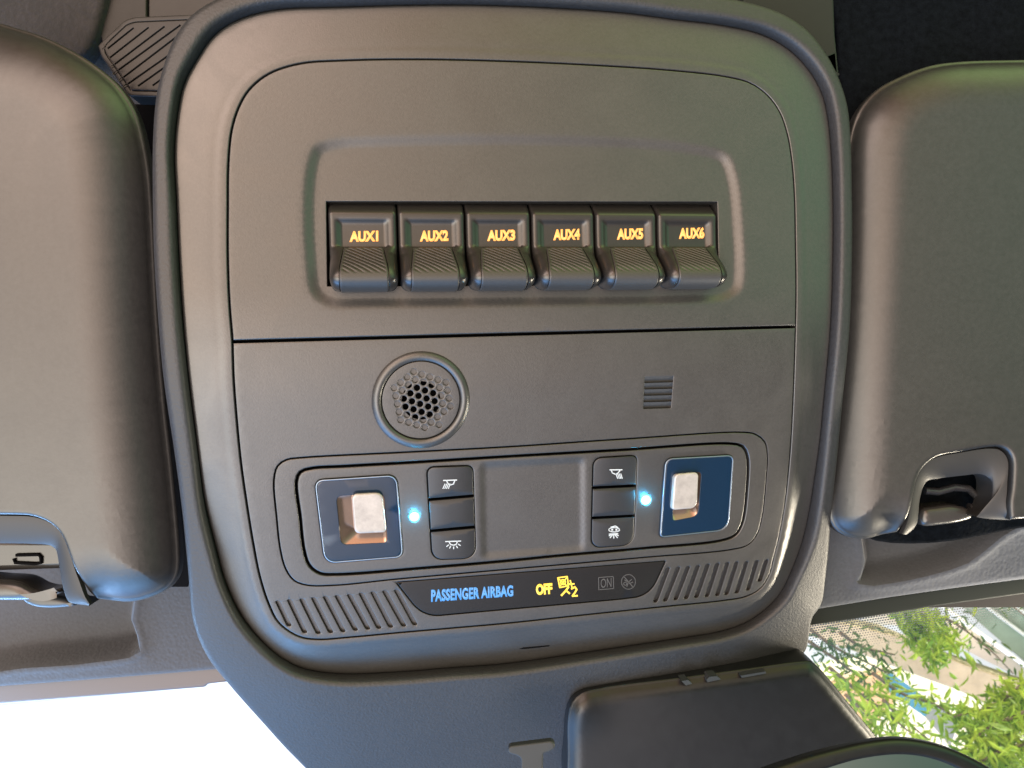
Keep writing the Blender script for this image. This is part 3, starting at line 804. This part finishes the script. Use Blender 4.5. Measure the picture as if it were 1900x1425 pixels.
# ---- airbag indicator strip
st = offset(CON.uvs(STRIP), -.22*MM)
strip = plate('indicator_strip', M['strip'], con, CON, dense(st, 3*MM), h=-.25*MM, sp=3*MM, bevel=.3*MM, depth=3*MM)
SH = -.22*MM
place_text('lettering', 'PASSENGER AIRBAG', [(800,1094),(952,1085.5),(952.5,1106.5),(800,1117)], CON, SH, M['blue'], strip, bold=.045, space=1.06)['label'] = 'blue lettering PASSENGER AIRBAG'
place_text('lettering', 'OFF', [(994,1084),(1024.5,1081.5),(1025,1102),(995,1104.5)], CON, SH, M['yellow'], strip, bold=.055)['label'] = 'amber lettering OFF'
place_text('lettering', 'ON', [(1114.5,1074),(1134.5,1072),(1134.5,1089),(1114.5,1091)], CON, SH, M['grey'], strip, bold=0.0)['label'] = 'unlit boxed lettering ON'
strokes('symbol', M['grey'], strip, CON, [[(1110.5,1071.5),(1138,1069.5),(1138.5,1092),(1111,1094),(1110.5,1071.5)]], SH, 1.4)
strokes('symbol', M['grey'], strip, CON, [arcpts(1166,1079.5, 13, 13.5, 0, 360, 26), [(1157,1069),(1175,1090)], (1.6, [(1159,1076),(1166,1080),(1172,1075)]), (1.6, [(1166,1080),(1163,1088)]), (1.6,[(1168,1083),(1174,1080)]), (1.5, arcpts(1160,1083,3,3,0,360,8))], SH, 1.5)
def z8(x, y): return (880 + x*.2421, 1020 + y*.2421)
strokes('symbol', M['yellow'], strip, CON, [
    (2.2, [z8(640,215), z8(712,205), z8(722,275), z8(655,290), z8(640,215)]),           # seat back / bag frame
    (2.4, arcpts(*z8(680,248), 4.6, 4.6, 0, 360, 10)), (2.0, [z8(645,222), z8(715,280)]), (2.0, [z8(710,212), z8(652,285)]),
    (3.4, [z8(722,285), z8(700,315), z8(668,350)]), (3.0, [z8(700,310), z8(730,335)]), (2.6, [z8(715,262), z8(765,262)]),
    (2.4, [z8(735,235), z8(752,300)]), (3.0, [z8(745,300), z8(770,285), z8(785,305), z8(770,330), z8(752,355), z8(790,352)])], SH, 2.2)
# small slit in the lower frame, its shade painted as a near-black patch
def zz8(x, y): return (880 + x*.2421, 1020 + y*.2421)
SL_ = rpoly([zz8(345,770), zz8(380,755), zz8(585,738), zz8(580,750), zz8(400,770)], 1, 2)
su = CON.uvs(SL_, -2.0*MM)
bm = bmesh.new(); sheet(bm, CON, su, (), h=lambda X: frame_h(X) + .05*MM, sp=9, bevel=0, depth=.3*MM); finish(bm, 'release_slit', M['dark'], con)

# ================================================================== SUN VISORS
def visor(label, F, outer_nonotch, outline, bev, W, Rr, parts):
    nn = F.uvs(outer_nonotch); ol = F.uvs(outline)
    c = F.p(*np.mean(ol, 0), 0)
    t = thing('sun_visor', label, 'sun visor', c, 'pair of sun visors either side of the console')
    def hf(X):
        d = dist_to(nn, X, closed=False)
        q = np.clip(1 - d/W, 0, 1); return -Rr * (1 - np.sqrt(np.maximum(0, 1 - q*q*.985)))
    bm = bmesh.new(); sheet(bm, F, dense(ol, 4*MM), (), h=hf, sp=3*MM, bevel=bev, depth=4*MM, nb=4, extra=[p for q in (1.5,1.9,2.4,3,4,5.2,6.6,8.2,10,12,14,16,18,20) for p in dense(offset(ol, -q*MM), 2.5*MM)])
    bmesh.ops.recalc_face_normals(bm, faces=bm.faces)
    finish(bm, 'padded_body', M['visor'], t, sharp=55)
    back = offset(ol, -1*MM)
    return t, hf, nn
FVL = Frame((-.12, 0, -.004), (1, 0, -.06), (0, 1, .03))
FVR = Frame((.13, 0, -.026), (1, 0, .0), (0, 1, .02))
VL = [(-160,5),(-60,12),(0,28),(50,44),(111,74),(162,108),(202,145),(229,189),(242,229),(256,303),(262,380),(267,478),(275,620),(287,760),(297,850),(305,930),(309,971),(314,1052),(311,1080),(297,1104),(262,1124),(218,1134),(178,1131)]
vl_edge = catmull(VL, closed=False, step=10)
NL = [(161,1124),(153,1110),(145,1085),(133,1052),(125,1025),(117,1003),(107,986),(93,973),(76,964),(55,958),(0,956),(-80,955)]
nl_edge = catmull(NL, closed=False, step=8)
vL, hL, nnL = visor('left sun visor, large pale lit vinyl pad with a notched lower corner', FVL, vl_edge, vl_edge + nl_edge + [(-160, 955)], 1.2*MM, 21*MM, 13*MM, None)
VR = [(2060,100),(1980,93),(1900,93),(1807,96),(1749,104),(1692,125),(1645,152),(1612,190),(1596,232),(1589,280),(1583,400),(1574,560),(1566,700),(1560,820),(1554,936),(1557,975),(1573,997),(1597,1008),(1626,1010),(1657,1002)]
vr_edge = catmull(VR, closed=False, step=10)
NR = [(1678,993),(1686,975),(1691,955),(1696,920),(1702,892),(1709,876),(1719,863),(1741,848),(1790,838),(1837,830),(1858,830),(1872,838),(1879,852),(1880,870),(1878,905),(1874,935),(1876,965)]
nr_edge = catmull(NR, closed=False, step=7)
vR, hR, nnR = visor('right sun visor, darker greenish vinyl pad whose notch shows a black clip', FVR, vr_edge, vr_edge + nr_edge + [(1960, 958), (2060, 945)], 1.2*MM, 17*MM, 12*MM, None)
def notch_ring(F, edge, inn, parent, h0, h1):
    a = F.uvs(edge); b = F.uvs(inn, h1); n = 60
    def rs_(P):
        P = np.array(P); s = np.r_[0, np.cumsum(np.linalg.norm(np.diff(P, axis=0), axis=1))]; t = np.linspace(0, s[-1], n)
        return np.stack([np.interp(t, s, P[:, 0]), np.interp(t, s, P[:, 1])], 1)
    a, b = rs_(a), rs_(b); bm = bmesh.new(); rr = []
    for t in (0, .06, .15, .3, .5, .7, .85, .94, 1.0):
        q = a*(1-t) + b*t; hh = h0 + (h1 - h0)*t**1.2 + .45*MM*math.sin(math.pi*t)**.7 - (1.6*MM if t == 0 else 0)
        rr.append([(x, y, hh) for x, y in q])
    rr.append([(x, y, h1 - 9*MM) for x, y in b])
    loft_raw(bm, F, rr, closed=False); return finish(bm, 'notch_trim', M['visortrim'], parent, sharp=50)
inL = catmull([(166,1124),(150,1122),(128,1117),(117,1090),(110,1050),(103,1018),(94,1012),(60,1009),(0,1008),(-80,1008)], closed=False, step=8)
notch_ring(FVL, nl_edge, inL, vL, -2*MM, -4*MM)
inR = catmull([(1683,992),(1700,975),(1706,930),(1712,905),(1719,893),(1735,889),(1790,882),(1822,880),(1838,890),(1840,915),(1830,948),(1810,958),(1850,964),(1876,965)], closed=False, step=7)
notch_ring(FVR, nr_edge, inR, vR, -2*MM, -4*MM)

# ---- clips the visors snap into
def pts(F, L, h=0): return [F.p(*F.uv(x, y, h), h) for x, y in L]
FC = Frame((0, 0, -.022), (1, 0, 0), (0, 1, 0))
c = thing('visor_clip', 'shiny hooked clip seen in the notch of the left sun visor', 'visor clip', FC.p(*FC.uv(60, 1060), 0), 'clips holding the sun visors')
prism('clip_body', M['clip'], c, FC, FC.uvs(rpoly([(-60,1004),(112,1004),(118,1060),(-60,1066)], 3, 3), ), -12*MM, -3*MM, bevel=2*MM)
prism('hook', M['clip'], c, FC, FC.uvs(catmull([(-60,1076),(0,1074),(40,1078),(68,1092),(90,1096),(118,1090),(121,1096),(95,1106),(64,1112),(0,1113),(-60,1113)], step=6)), -8*MM, 3*MM, bevel=2.6*MM)
bm = bmesh.new(); tube(bm, pts(FC, [(26,1036),(28,1044),(66,1046),(76,1044),(76,1034),(72,1029),(30,1030)], -2.6*MM), .55*MM); finish(bm, 'slot_edge', M['dark'], c)
prism('lower_tongue', M['glass'] if 0 else M['visor'], c, FC, FC.uvs(catmull([(20,1112),(70,1112),(110,1118),(126,1130),(90,1136),(50,1134),(28,1124)], step=6)), -14*MM, -4*MM, bevel=1.5*MM)
FC2 = Frame((0, 0, -.040), (1, 0, 0), (0, 1, 0))
c = thing('visor_clip', 'black hooked clip seen in the notch of the right sun visor', 'visor clip', FC2.p(*FC2.uv(1770, 930), 0), 'clips holding the sun visors')
prism('clip_body', M['gloss'], c, FC2, FC2.uvs(rpoly([(1700,888),(1850,872),(1850,960),(1700,966)], 3, 3)), -14*MM, -8*MM, bevel=1*MM)
bm = bmesh.new(); tube(bm, pts(FC2, [(1716,910),(1740,912),(1770,904),(1796,906),(1812,920),(1816,934),(1808,942),(1797,941)], 0), [1.4*MM]*8); finish(bm, 'spring_loop', M['gloss'], c)
prism('hook', M['clip'], c, FC2, FC2.uvs(catmull([(1704,944),(1730,938),(1760,935),(1785,940),(1799,949),(1798,959),(1780,966),(1745,972),(1704,972)], step=6)), -6*MM, 3*MM, bevel=2*MM)

# ================================================================== HEADLINER, HEADER TRIM, WINDSCREEN
FH = Frame((0, 0, -.052), (1, 0, 0), (0, 1, 0))
POCK_L = FH.uvs(catmull([(-300,700),(180,800),(250,1100),(243,1150),(258,1204),(180,1222),(60,1232),(-300,1240)], step=25))
POCK_R = FH.uvs(catmull([(1600,800),(1601,1000),(1607,1040),(1597,1078),(1650,1076),(1720,1062),(1790,1040),(1830,1010),(1880,975),(2200,920),(2200,700)], step=25))
def hl_h(X):
    r = np.zeros(len(X))
    for P in (POCK_L, POCK_R):
        d = dist_to(P, X); s = np.where(inside(P, X), d, -d)
        r = r - 10*MM*sstep(s, -1.5*MM, 6*MM) + 1.2*MM*np.exp(-((s + 1.5*MM)/(2.2*MM))**2)
    return r
HB_L = [(-500,1305),(0,1276),(150,1265),(290,1254),(420,1243)]
HB_R = [(1480,1140),(1529,1131),(1650,1111),(1800,1090),(1900,1077),(2300,1010)]
hl = HB_L + [(800,1230), (1200,1180)] + HB_R
hl = [(x, y) for x, y in hl] + [(2400,-300),(1500,-300),(-500,-300)]
def place_bottom(P): return dense(FH.uvs(P), 9*MM)
o = plate('headliner', M['liner'], None, FH, place_bottom(hl), h=hl_h, sp=4*MM, bevel=2*MM, depth=6*MM, extra=[p for P in (POCK_L, POCK_R) for q in (-4,-3,-2,-1,0,1,2,3,4,5,6.5) for p in dense(offset(P, -q*MM), 2.2*MM)])
tag(o, 'dark woven cloth headliner above the windscreen, with visor recesses', 'headliner', kind='structure')
# roof skin further up, so the sun stays outside
bm = bmesh.new()
q = [FH.p(x, y, -14*MM) for x, y in ((-1.2,-.085),(1.2,-.085),(1.2,1.6),(-1.2,1.6))]
q2 = [FH.p(x, y, -17*MM) for x, y in ((-1.2,-.085),(1.2,-.085),(1.2,1.6),(-1.2,1.6))]
a = [bm.verts.new(p) for p in q]; b = [bm.verts.new(p) for p in q2]; bm.faces.new(a); bm.faces.new(b[::-1])
for i in range(4): bm.faces.new((a[i], a[(i+1)%4], b[(i+1)%4], b[i]))
tag(finish(bm, 'roof', M['beige'], smooth=False), 'car roof panel behind the cloth headliner', 'roof', kind='structure')

ws = thing('windscreen', 'clear windscreen with a band of black dots along its upper edge', 'windscreen', (0, -.11, -.07))
FW = Frame((0, 0, -.066), (1, 0, 0), (0, 1, .5))
prism('glass_pane', M['glass'], ws, FW, [(-.6,-.6),(.6,-.6),(.6,-.02),(-.6,-.02)], -3*MM, 0)
T_L = FH.uvs([(-500,1300),(0,1270),(420,1236),(420,1266),(386,1270),(378,1276),(200,1290),(0,1306),(-500,1344)], -3*MM)
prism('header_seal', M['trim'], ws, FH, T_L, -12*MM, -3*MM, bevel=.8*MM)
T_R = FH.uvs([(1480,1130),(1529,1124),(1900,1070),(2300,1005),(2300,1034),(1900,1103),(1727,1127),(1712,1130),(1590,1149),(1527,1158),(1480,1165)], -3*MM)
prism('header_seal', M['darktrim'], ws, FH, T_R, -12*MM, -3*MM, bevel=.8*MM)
bm = bmesh.new()
def dots(line, rows, pitch, r0):
    (x0, y0), (x1, y1) = line; L = math.dist(line[0], line[1]); n = int(L/pitch); dx, dy = (x1-x0)/L, (y1-y0)/L
    for j in range(rows):
        rr = r0*(1 - .75*j/rows)
        for i in range(n):
            s = (i + .5*(j % 2))*pitch; x = x0 + dx*s - dy*j*pitch*.9*(-1) * -1; y = y0 + dy*s + dx*j*pitch*.9
            c_ = FW.uv(x, y, .2*MM); e = FW.uv(x + rr, y, .2*MM)[0] - c_[0]
            bm.faces.new([bm.verts.new(FW.p(c_[0] + e*math.cos(a), c_[1] + e*math.sin(a), .2*MM)) for a in np.linspace(0, 2*math.pi, 7)[:-1]])
dots(((1500,1158),(1900,1098)), 13, 5.0, 2.5)
dots(((0,1308),(440,1268)), 4, 4.0, 1.3)
finish(bm, 'dot_band', M['frit'], ws, smooth=False)

# ---- pieces around the top of the console
FL = Frame((0, 0, -.024), (1, 0, 0), (0, 1, 0))
lp = rpoly([(181,84),(199,66),(229,38),(246,31),(380,25),(380,181),(238,178),(187,104)], [3,3,5,8,0,0,6,5], 4)
la = thing('roof_latch', 'warm grey latch plate with diagonal grooves at the console upper left', 'roof latch', FL.p(*FL.uv(260, 100), 0))
lpu = FL.uvs(lp); inner = offset(lpu, -1.9*MM)
def z9(x, y): return (170 + x*.1737, y*.1737)
gro = []
for a, b in (((175,520),(450,300)), ((195,620),(610,295)), ((220,710),(780,285)), ((235,790),(950,270)), ((300,860),(1100,250)), ((345,930),(1200,330)), ((500,920),(1250,390)), ((655,915),(1300,450))):
    p, q = np.array(z9(*a)), np.array(z9(*b)); dd = (q-p)/np.linalg.norm(q-p); n = np.array((-dd[1], dd[0]))*1.3
    gro.append([tuple(p-n), tuple(p+n), tuple(q+n), tuple(q-n)])
plate('latch_frame', M['latch'], la, FL, dense(lpu, 4*MM), [dense(offset(inner, .25*MM), 4*MM)], h=0.0, sp=9, bevel=.6*MM, hbevel=.3*MM, depth=8*MM, hdepth=2*MM)
plate('ribbed_plate', M['latch'], la, FL, dense(inner, 4*MM), [dense(FL.uvs(g), 5*MM) for g in gro], h=.2*MM, sp=9, bevel=.35*MM, hbevel=.2*MM, depth=2*MM, hdepth=.9*MM)
plate('plate_backing', M['trim'], la, FL, dense(offset(lpu, -1*MM), 6*MM), h=-.9*MM, sp=9, bevel=0, depth=1*MM)
FT = Frame((0, 0, -.038), (1, 0, 0), (0, 1, 0))
o = prism('fleece_curtain', M['carpet'], None, FT, FT.uvs(catmull([(-60,-60),(205,-60),(198,0),(190,30),(178,70),(150,110),(60,90),(-60,60)], step=12)), -6*MM, 2*MM, bevel=2*MM)
tag(o, 'dark brown fleecy cloth in the top left corner behind the left visor', 'fleece cloth')
o = prism('roof_trim_panel', M['beige'], None, FT, FT.uvs([(170,-60),(266,-60),(266,120),(200,130),(180,60)]), -8*MM, -2*MM, bevel=.6*MM)
tag(o, 'pale grey roof trim panel beside the dark fleece, upper left', 'trim panel')
o = prism('roof_trim_panel', M['latch'], None, FT, FT.uvs([(268,-60),(460,-60),(420,120),(268,120)]), -9*MM, -3*MM, bevel=.6*MM)
tag(o, 'brown roof trim panel directly above the grooved latch plate', 'trim panel')
o = prism('roof_trim_panel', M['dark'], None, FT, FT.uvs([(225,178),(330,178),(330,300),(300,700),(345,1000),(330,1100),(290,1100),(240,500)]), -9*MM, -8*MM)  # black sheet stands in for the shade of this gap
tag(o, 'black sheet added for the shade in the gap between the left visor and the console', 'trim panel')
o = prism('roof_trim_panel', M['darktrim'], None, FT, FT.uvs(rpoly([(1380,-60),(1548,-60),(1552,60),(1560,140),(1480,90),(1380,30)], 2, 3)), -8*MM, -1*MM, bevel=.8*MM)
tag(o, 'dark green-grey roof trim panel behind the console upper right corner', 'trim panel')
# black fabric above the right visor
FB = Frame((0, 0, -.046), (1, 0, 0), (0, 1, 0))
bm = bmesh.new(); fb = FB.uvs(catmull([(1545,-80),(1552,60),(1556,150),(1560,300),(1575,500),(1580,980),(1900,980),(2100,900),(2100,-80)], step=30))
def fbh(X): return 1.2*MM*np.sin(X[:, 0]*210 + 3*np.sin(X[:, 1]*60)) * .5
sheet(bm, FB, fb, (), h=fbh, sp=5*MM, bevel=1.2*MM, depth=5*MM); o = finish(bm, 'fleece_curtain', M['blackcloth'])
tag(o, 'near black fleecy cloth filling the top right corner above the right visor', 'fleece cloth')

# ================================================================== MIRROR MOUNT, MIRROR
FM = Frame((.06, -.10, -.034), (1, 0, -.10), (0, 1, .12))
mm = thing('mirror_mount', 'black boxy mirror mount cover below the console', 'mirror mount', FM.p(*FM.uv(1300, 1350), 0))
bx = FM.uvs(catmull([(1056,1470),(1055,1400),(1055,1335),(1062,1306),(1080,1290),(1120,1282),(1250,1266),(1400,1246),(1490,1234),(1513,1234),(1527,1246),(1548,1270),(1590,1322),(1640,1382),(1720,1480),(1400,1560),(1080,1560)], step=10))
bxd = bx
def mh(X):
    d = dist_to(bxd, X); c1 = np.array(FM.uv(1065, 1305)); r = np.linalg.norm(X - c1, axis=1)
    q = np.clip(1 - d/(5*MM), 0, 1)
    return -5*MM*(1 - np.sqrt(np.maximum(0, 1 - .97*q*q))) + 1.4*MM*np.exp(-(r/(9*MM))**2) - .9*MM*np.exp(-((r-12*MM)/(3*MM))**2)*0
plate('cover', M['box'], mm, FM, dense(bx, 4*MM), h=mh, sp=1.8*MM, bevel=.8*MM, depth=14*MM, nb=4, extra=[p for q in (1,1.6,2.3,3.1,4,5) for p in dense(offset(bxd, -q*MM), 2*MM)])
for k, q in enumerate(([(1264,1263),(1276,1261),(1284,1268),(1272,1271)], [(1311,1260),(1316,1255),(1330,1254),(1337,1260),(1312,1265)], [(1374,1253),(1420,1245),(1421,1249),(1376,1257)])):
    prism('painted_slot_shine', M['tab'], mm, FM, FM.uvs(q), -4*MM, .3*MM)  # paler slivers paint the shine along the cover slots
FTb = Frame((0, -.1, -.020), (1, 0, 0), (0, 1, 0))
def z5(x, y): return (900 + x*.3474, 1180 + y*.3474)
tp = rpoly([z5(122,610), z5(125,575), z5(360,545), z5(378,580), z5(345,604), z5(310,612), z5(308,700), z5(300,900), z5(190,900), z5(192,640), z5(178,628)], [4,6,6,6,4,4,3,0,0,4,4], 4)
o = prism('cable_bracket', M['tab'], None, FTb, FTb.uvs([z5(*((x-900)/.3474, (y-1180)/.3474)) for x, y in tp], 9*MM), 8.5*MM, 11*MM, bevel=.5*MM)
tag(o, 'grey T-shaped bracket tab at the lower edge left of the mirror mount', 'bracket')
FR = Frame((.10, -.12, .020), (1, 0, -.1), (0, 1, -.15))
rm = thing('rear_view_mirror', 'rear view mirror with thick dark rim at the bottom right', 'rear view mirror', FR.p(*FR.uv(1680, 1500), 0))
mo = catmull([(1330,1500),(1380,1452),(1480,1412),(1560,1390),(1623,1377),(1679,1373),(1753,1386),(1826,1418),(1880,1455),(1920,1500),(1900,1600),(1700,1680),(1450,1680),(1330,1600)], step=12)
mi = catmull([(1400,1500),(1450,1462),(1546,1425),(1605,1409),(1679,1402),(1740,1412),(1790,1434),(1840,1470),(1860,1510),(1850,1580),(1690,1640),(1460,1640),(1390,1580)], step=12)
plate('rim', M['box'], rm, FR, FR.uvs(mo), [FR.uvs(mi)], h=0.0, sp=3*MM, bevel=1.6*MM, hbevel=1.2*MM, depth=3.5*MM, hdepth=3*MM, nb=4)
prism('mirror_glass', M['mirror'], rm, FR, offset(FR.uvs(mi), .6*MM), -3*MM, -1.6*MM)

# ================================================================== OUTSIDE
FE = Frame((0, 0, -9.0), (1, 0, 0), (0, 1, 0))
def ex(name, m, parent, P, z, t, z0=-9.0, bev=0):
    F = Frame((0, 0, z), (1, 0, 0), (0, 1, 0)); return prism(name, m, parent, F, F.uvs(P), -t, 0, bevel=bev)
def exloc(px, py, z): F = Frame((0, 0, z), (1, 0, 0), (0, 1, 0)); return F.p(*F.uv(px, py), 0)
bl = thing('building', 'ochre and cream rendered building beyond the windscreen', 'building', exloc(1640, 1330, -9))
ex('wall', M['cream'], bl, [(1500,1260),(1640,1235),(1900,1330),(2100,1420),(2100,1700),(1400,1700)], -9.0, .4)
ex('wall', M['stucco'], bl, [(1545,1272),(1640,1252),(1662,1300),(1620,1345),(1590,1370),(1540,1330)], -8.9, .1)['label'] = 'ochre wall panel'
cn = thing('concrete_canopy', 'long grey concrete canopy dappled with leaf shadows', 'canopy', exloc(1700, 1220, -7.5))
ex('slab', M['concrete'], cn, [(1490,1150),(1560,1155),(1660,1178),(1790,1232),(1960,1290),(2100,1345),(2100,1450),(1900,1345),(1780,1282),(1690,1250),(1600,1215),(1500,1180)], -7.6, .35, bev=.02)
ex('fascia', M['cream'], cn, [(1600,1160),(1660,1160),(1750,1185),(1900,1262),(2050,1330),(2050,1300),(1900,1236),(1800,1165),(1700,1128),(1600,1130)], -8.3, .2)
gu = thing('white_pipe', 'straight white painted gutter pipe crossing the windscreen corner', 'gutter pipe', exloc(1820, 1180, -6.5))
bm = bmesh.new(); bar(bm, exloc(1725, 1108, -6.5), exloc(1960, 1277, -6.5), .016, .016, 12); finish(bm, 'pipe', M['whitepaint'], gu)
rf = thing('sheet_roof', 'grey-green sheet roof behind the white gutter pipe', 'roof', exloc(1850, 1140, -8))
ex('roof_sheet', M['greenglass'], rf, [(1735,1080),(2000,1010),(2100,1200),(2100,1360),(1940,1260),(1830,1165)], -8.0, .05)
bm = bmesh.new()
for k in range(3): bar(bm, exloc(1770 + 55*k, 1080, -7.93), exloc(1960 + 55*k, 1222, -7.93), .02, .02, 6)
finish(bm, 'batten', M['corr'], rf)
sg = thing('awning', 'corrugated pale awning with bright blue upper end', 'awning', exloc(1700, 1310, -7))
ex('blue_panel', M['bluepaint'], sg, [(1646,1252),(1658,1252),(1728,1302),(1735,1318),(1716,1330),(1668,1296),(1652,1285)], -7.0, .06)
F7 = Frame((0, 0, -7.0), (1, 0, 0), (0, 1, 0))
bm = bmesh.new(); A0, A1, B0, B1 = [np.array(q, float) for q in ((1716,1330),(1735,1304),(1762,1384),(1778,1342))]
n = 56
for i in range(n):
    t0, t1 = i/n, (i+1)/n
    for (ta, tb, za, zb) in ((t0, (t0+t1)/2, 0, .012), ((t0+t1)/2, t1, .012, 0)):
        P = [(A0*(1-ta) + B0*ta, za), (A1*(1-ta) + B1*ta, za), (A1*(1-tb) + B1*tb, zb), (A0*(1-tb) + B0*tb, zb)]
        bm.faces.new([bm.verts.new(F7.p(*F7.uv(*p), z)) for p, z in P])
finish(bm, 'corrugated_sheet', M['corr'], sg, smooth=False)
bm = bmesh.new(); bar(bm, exloc(1666,1298,-6.99), exloc(1764,1388,-6.99), .012, .012, 8); finish(bm, 'edge_rail', M['whitepaint'], sg)
# trees: limbs through the view with long narrow leaves
def leafy(name, label, mleaf, limbs, z, dens, size, seed, trunk=True):
    r = random.Random(seed); c = exloc(limbs[0][0][0], limbs[0][0][1], z)
    t = thing(name, label, 'tree', c, 'trees seen through the windscreen')
    bw = bmesh.new(); bl_ = bmesh.new()
    for L in limbs:
        k = len(L); path = catmull([(x, y, z + .25*math.sin(i*1.7 + x*.01)) for i, (x, y) in enumerate(L)], closed=False, sub=6) if False else None
        P = [Vector(exloc(x, y, z + .3*math.sin(i*1.3 + x*.013))) for i, (x, y) in enumerate(L)]
        Q = [Vector(q) for q in catmull([tuple(p) for p in P], closed=False, sub=8)]
        rad = [.010*(1 - .8*i/len(Q)) + .002 for i in range(len(Q))]; tube(bw, Q, rad, 5)
        tot = sum((a-b).length for a, b in zip(Q[:-1], Q[1:])); nl = int(tot*dens)
        for _ in range(nl):
            i = r.randrange(len(Q)-1); p = Q[i].lerp(Q[i+1], r.random())
            tw = Vector((r.gauss(0, 1), r.gauss(0, 1), r.gauss(0, 1))).normalized(); root = p + tw * abs(r.gauss(0, .05))*1.6
            d = (Vector((r.gauss(.25, .8), r.gauss(-.5, .8), r.gauss(0, .7)))).normalized()
            l = size * r.uniform(.6, 1.3); wv = d.cross(Vector((r.gauss(0, .5), r.gauss(0, .5), 1))).normalized() * l*.12
            nn = wv.cross(d).normalized()*l*.06
            a = bl_.verts.new(root); b = bl_.verts.new(root + d*l*.35 + wv + nn); c_ = bl_.verts.new(root + d*l*.35 - wv + nn); mid = bl_.verts.new(root + d*l*.38)
            e = bl_.verts.new(root + d*l*.72 + wv*.75 + nn); f = bl_.verts.new(root + d*l*.72 - wv*.75 + nn); g = bl_.verts.new(root + d*l - nn*1.5); m2 = bl_.verts.new(root + d*l*.72)
            for q in ((a, b, mid), (a, mid, c_), (b, e, m2, mid), (mid, m2, f, c_), (e, g, m2), (m2, g, f)): bl_.faces.new(q)
    finish(bw, 'limb', M['bark'], t); finish(bl_, 'crown', mleaf, t, smooth=False, merge=1e-9)
    return t
leafy('tree', 'dark thin-leaved branches against the white sky beside the console', M['leafdark'], [[(1480,1150),(1540,1195),(1600,1225),(1650,1250)], [(1500,1190),(1560,1230),(1610,1270)], [(1560,1175),(1600,1200),(1660,1215)]], -4.4, 90, .060, 3)
leafy('tree', 'bright green branch hanging over the grey canopy', M['leaf'], [[(1640,1080),(1700,1140),(1720,1180),(1735,1225)], [(1690,1110),(1740,1160),(1770,1200)], [(1660,1120),(1690,1160),(1700,1190)]], -4.8, 210, .09, 5)
leafy('tree', 'olive branches in front of the ochre wall', M['leaf'], [[(1540,1240),(1600,1290),(1640,1320),(1690,1360)], [(1570,1290),(1610,1330),(1640,1370)], [(1620,1250),(1680,1290),(1740,1310),(1790,1350)], [(1640,1300),(1670,1330),(1720,1370)]], -4.2, 95, .08, 8)
leafy('tree', 'dense yellow-green foliage in the lower right corner', M['leaf'], [[(1950,1300),(1880,1330),(1820,1360),(1780,1400)], [(1960,1360),(1900,1380),(1840,1400),(1800,1430)], [(1940,1400),(1880,1420),(1840,1450)], [(1900,1310),(1860,1350),(1850,1420)], [(1900,1270),(1840,1310),(1770,1330)]], -3.8, 420, .085, 11)
leafy('tree', 'leafy twigs along the top of the windscreen corner', M['leafdark'], [[(1700,1130),(1760,1150),(1830,1200),(1880,1250)], [(1800,1080),(1860,1110),(1910,1150)]], -5.6, 50, .08, 14)

cdd = exloc(1770, 1225, -7.6) + np.array(sd) * 1.5
t_ = thing('tree', 'shading tree crown above the grey canopy', 'tree', cdd, 'trees seen through the windscreen')
r_ = random.Random(21); bl2 = bmesh.new(); bw2 = bmesh.new()
for k in range(2600):
    c0 = Vector(cdd) + Vector((r_.gauss(0, .75), r_.gauss(0, .12), r_.gauss(0, .35))); d_ = Vector((r_.gauss(0, 1), r_.gauss(0, .4), r_.gauss(0, 1))).normalized(); n_ = d_.cross(Vector((0, 1, .2))).normalized()
    l_ = r_.uniform(.05, .09)
    bl2.faces.new([bl2.verts.new(c0), bl2.verts.new(c0 + d_*l_*.5 + n_*l_*.16), bl2.verts.new(c0 + d_*l_), bl2.verts.new(c0 + d_*l_*.5 - n_*l_*.16)])
for k in range(7):
    a_ = Vector(cdd) + Vector((r_.uniform(-1, 1), 0, r_.uniform(-.4, .4))); bar(bw2, a_, a_ + Vector((r_.uniform(-.8, .8), .1, r_.uniform(-.4, .4))), .016, .006, 6)
bar(bw2, Vector(cdd) + Vector((-1.8, 0, 0)), Vector(cdd) + Vector((1.8, 0, 0)), .03, .02, 8); finish(bw2, 'limb', M['bark'], t_); finish(bl2, 'crown', M['leaf'], t_, smooth=False, merge=1e-9)

# ================================================================== turn the cabin upright
R4 = TURN.to_4x4()
bpy.context.view_layer.update()
for o in list(SC.objects):
    if o.parent is None:
        o.matrix_world = R4 @ o.matrix_basis
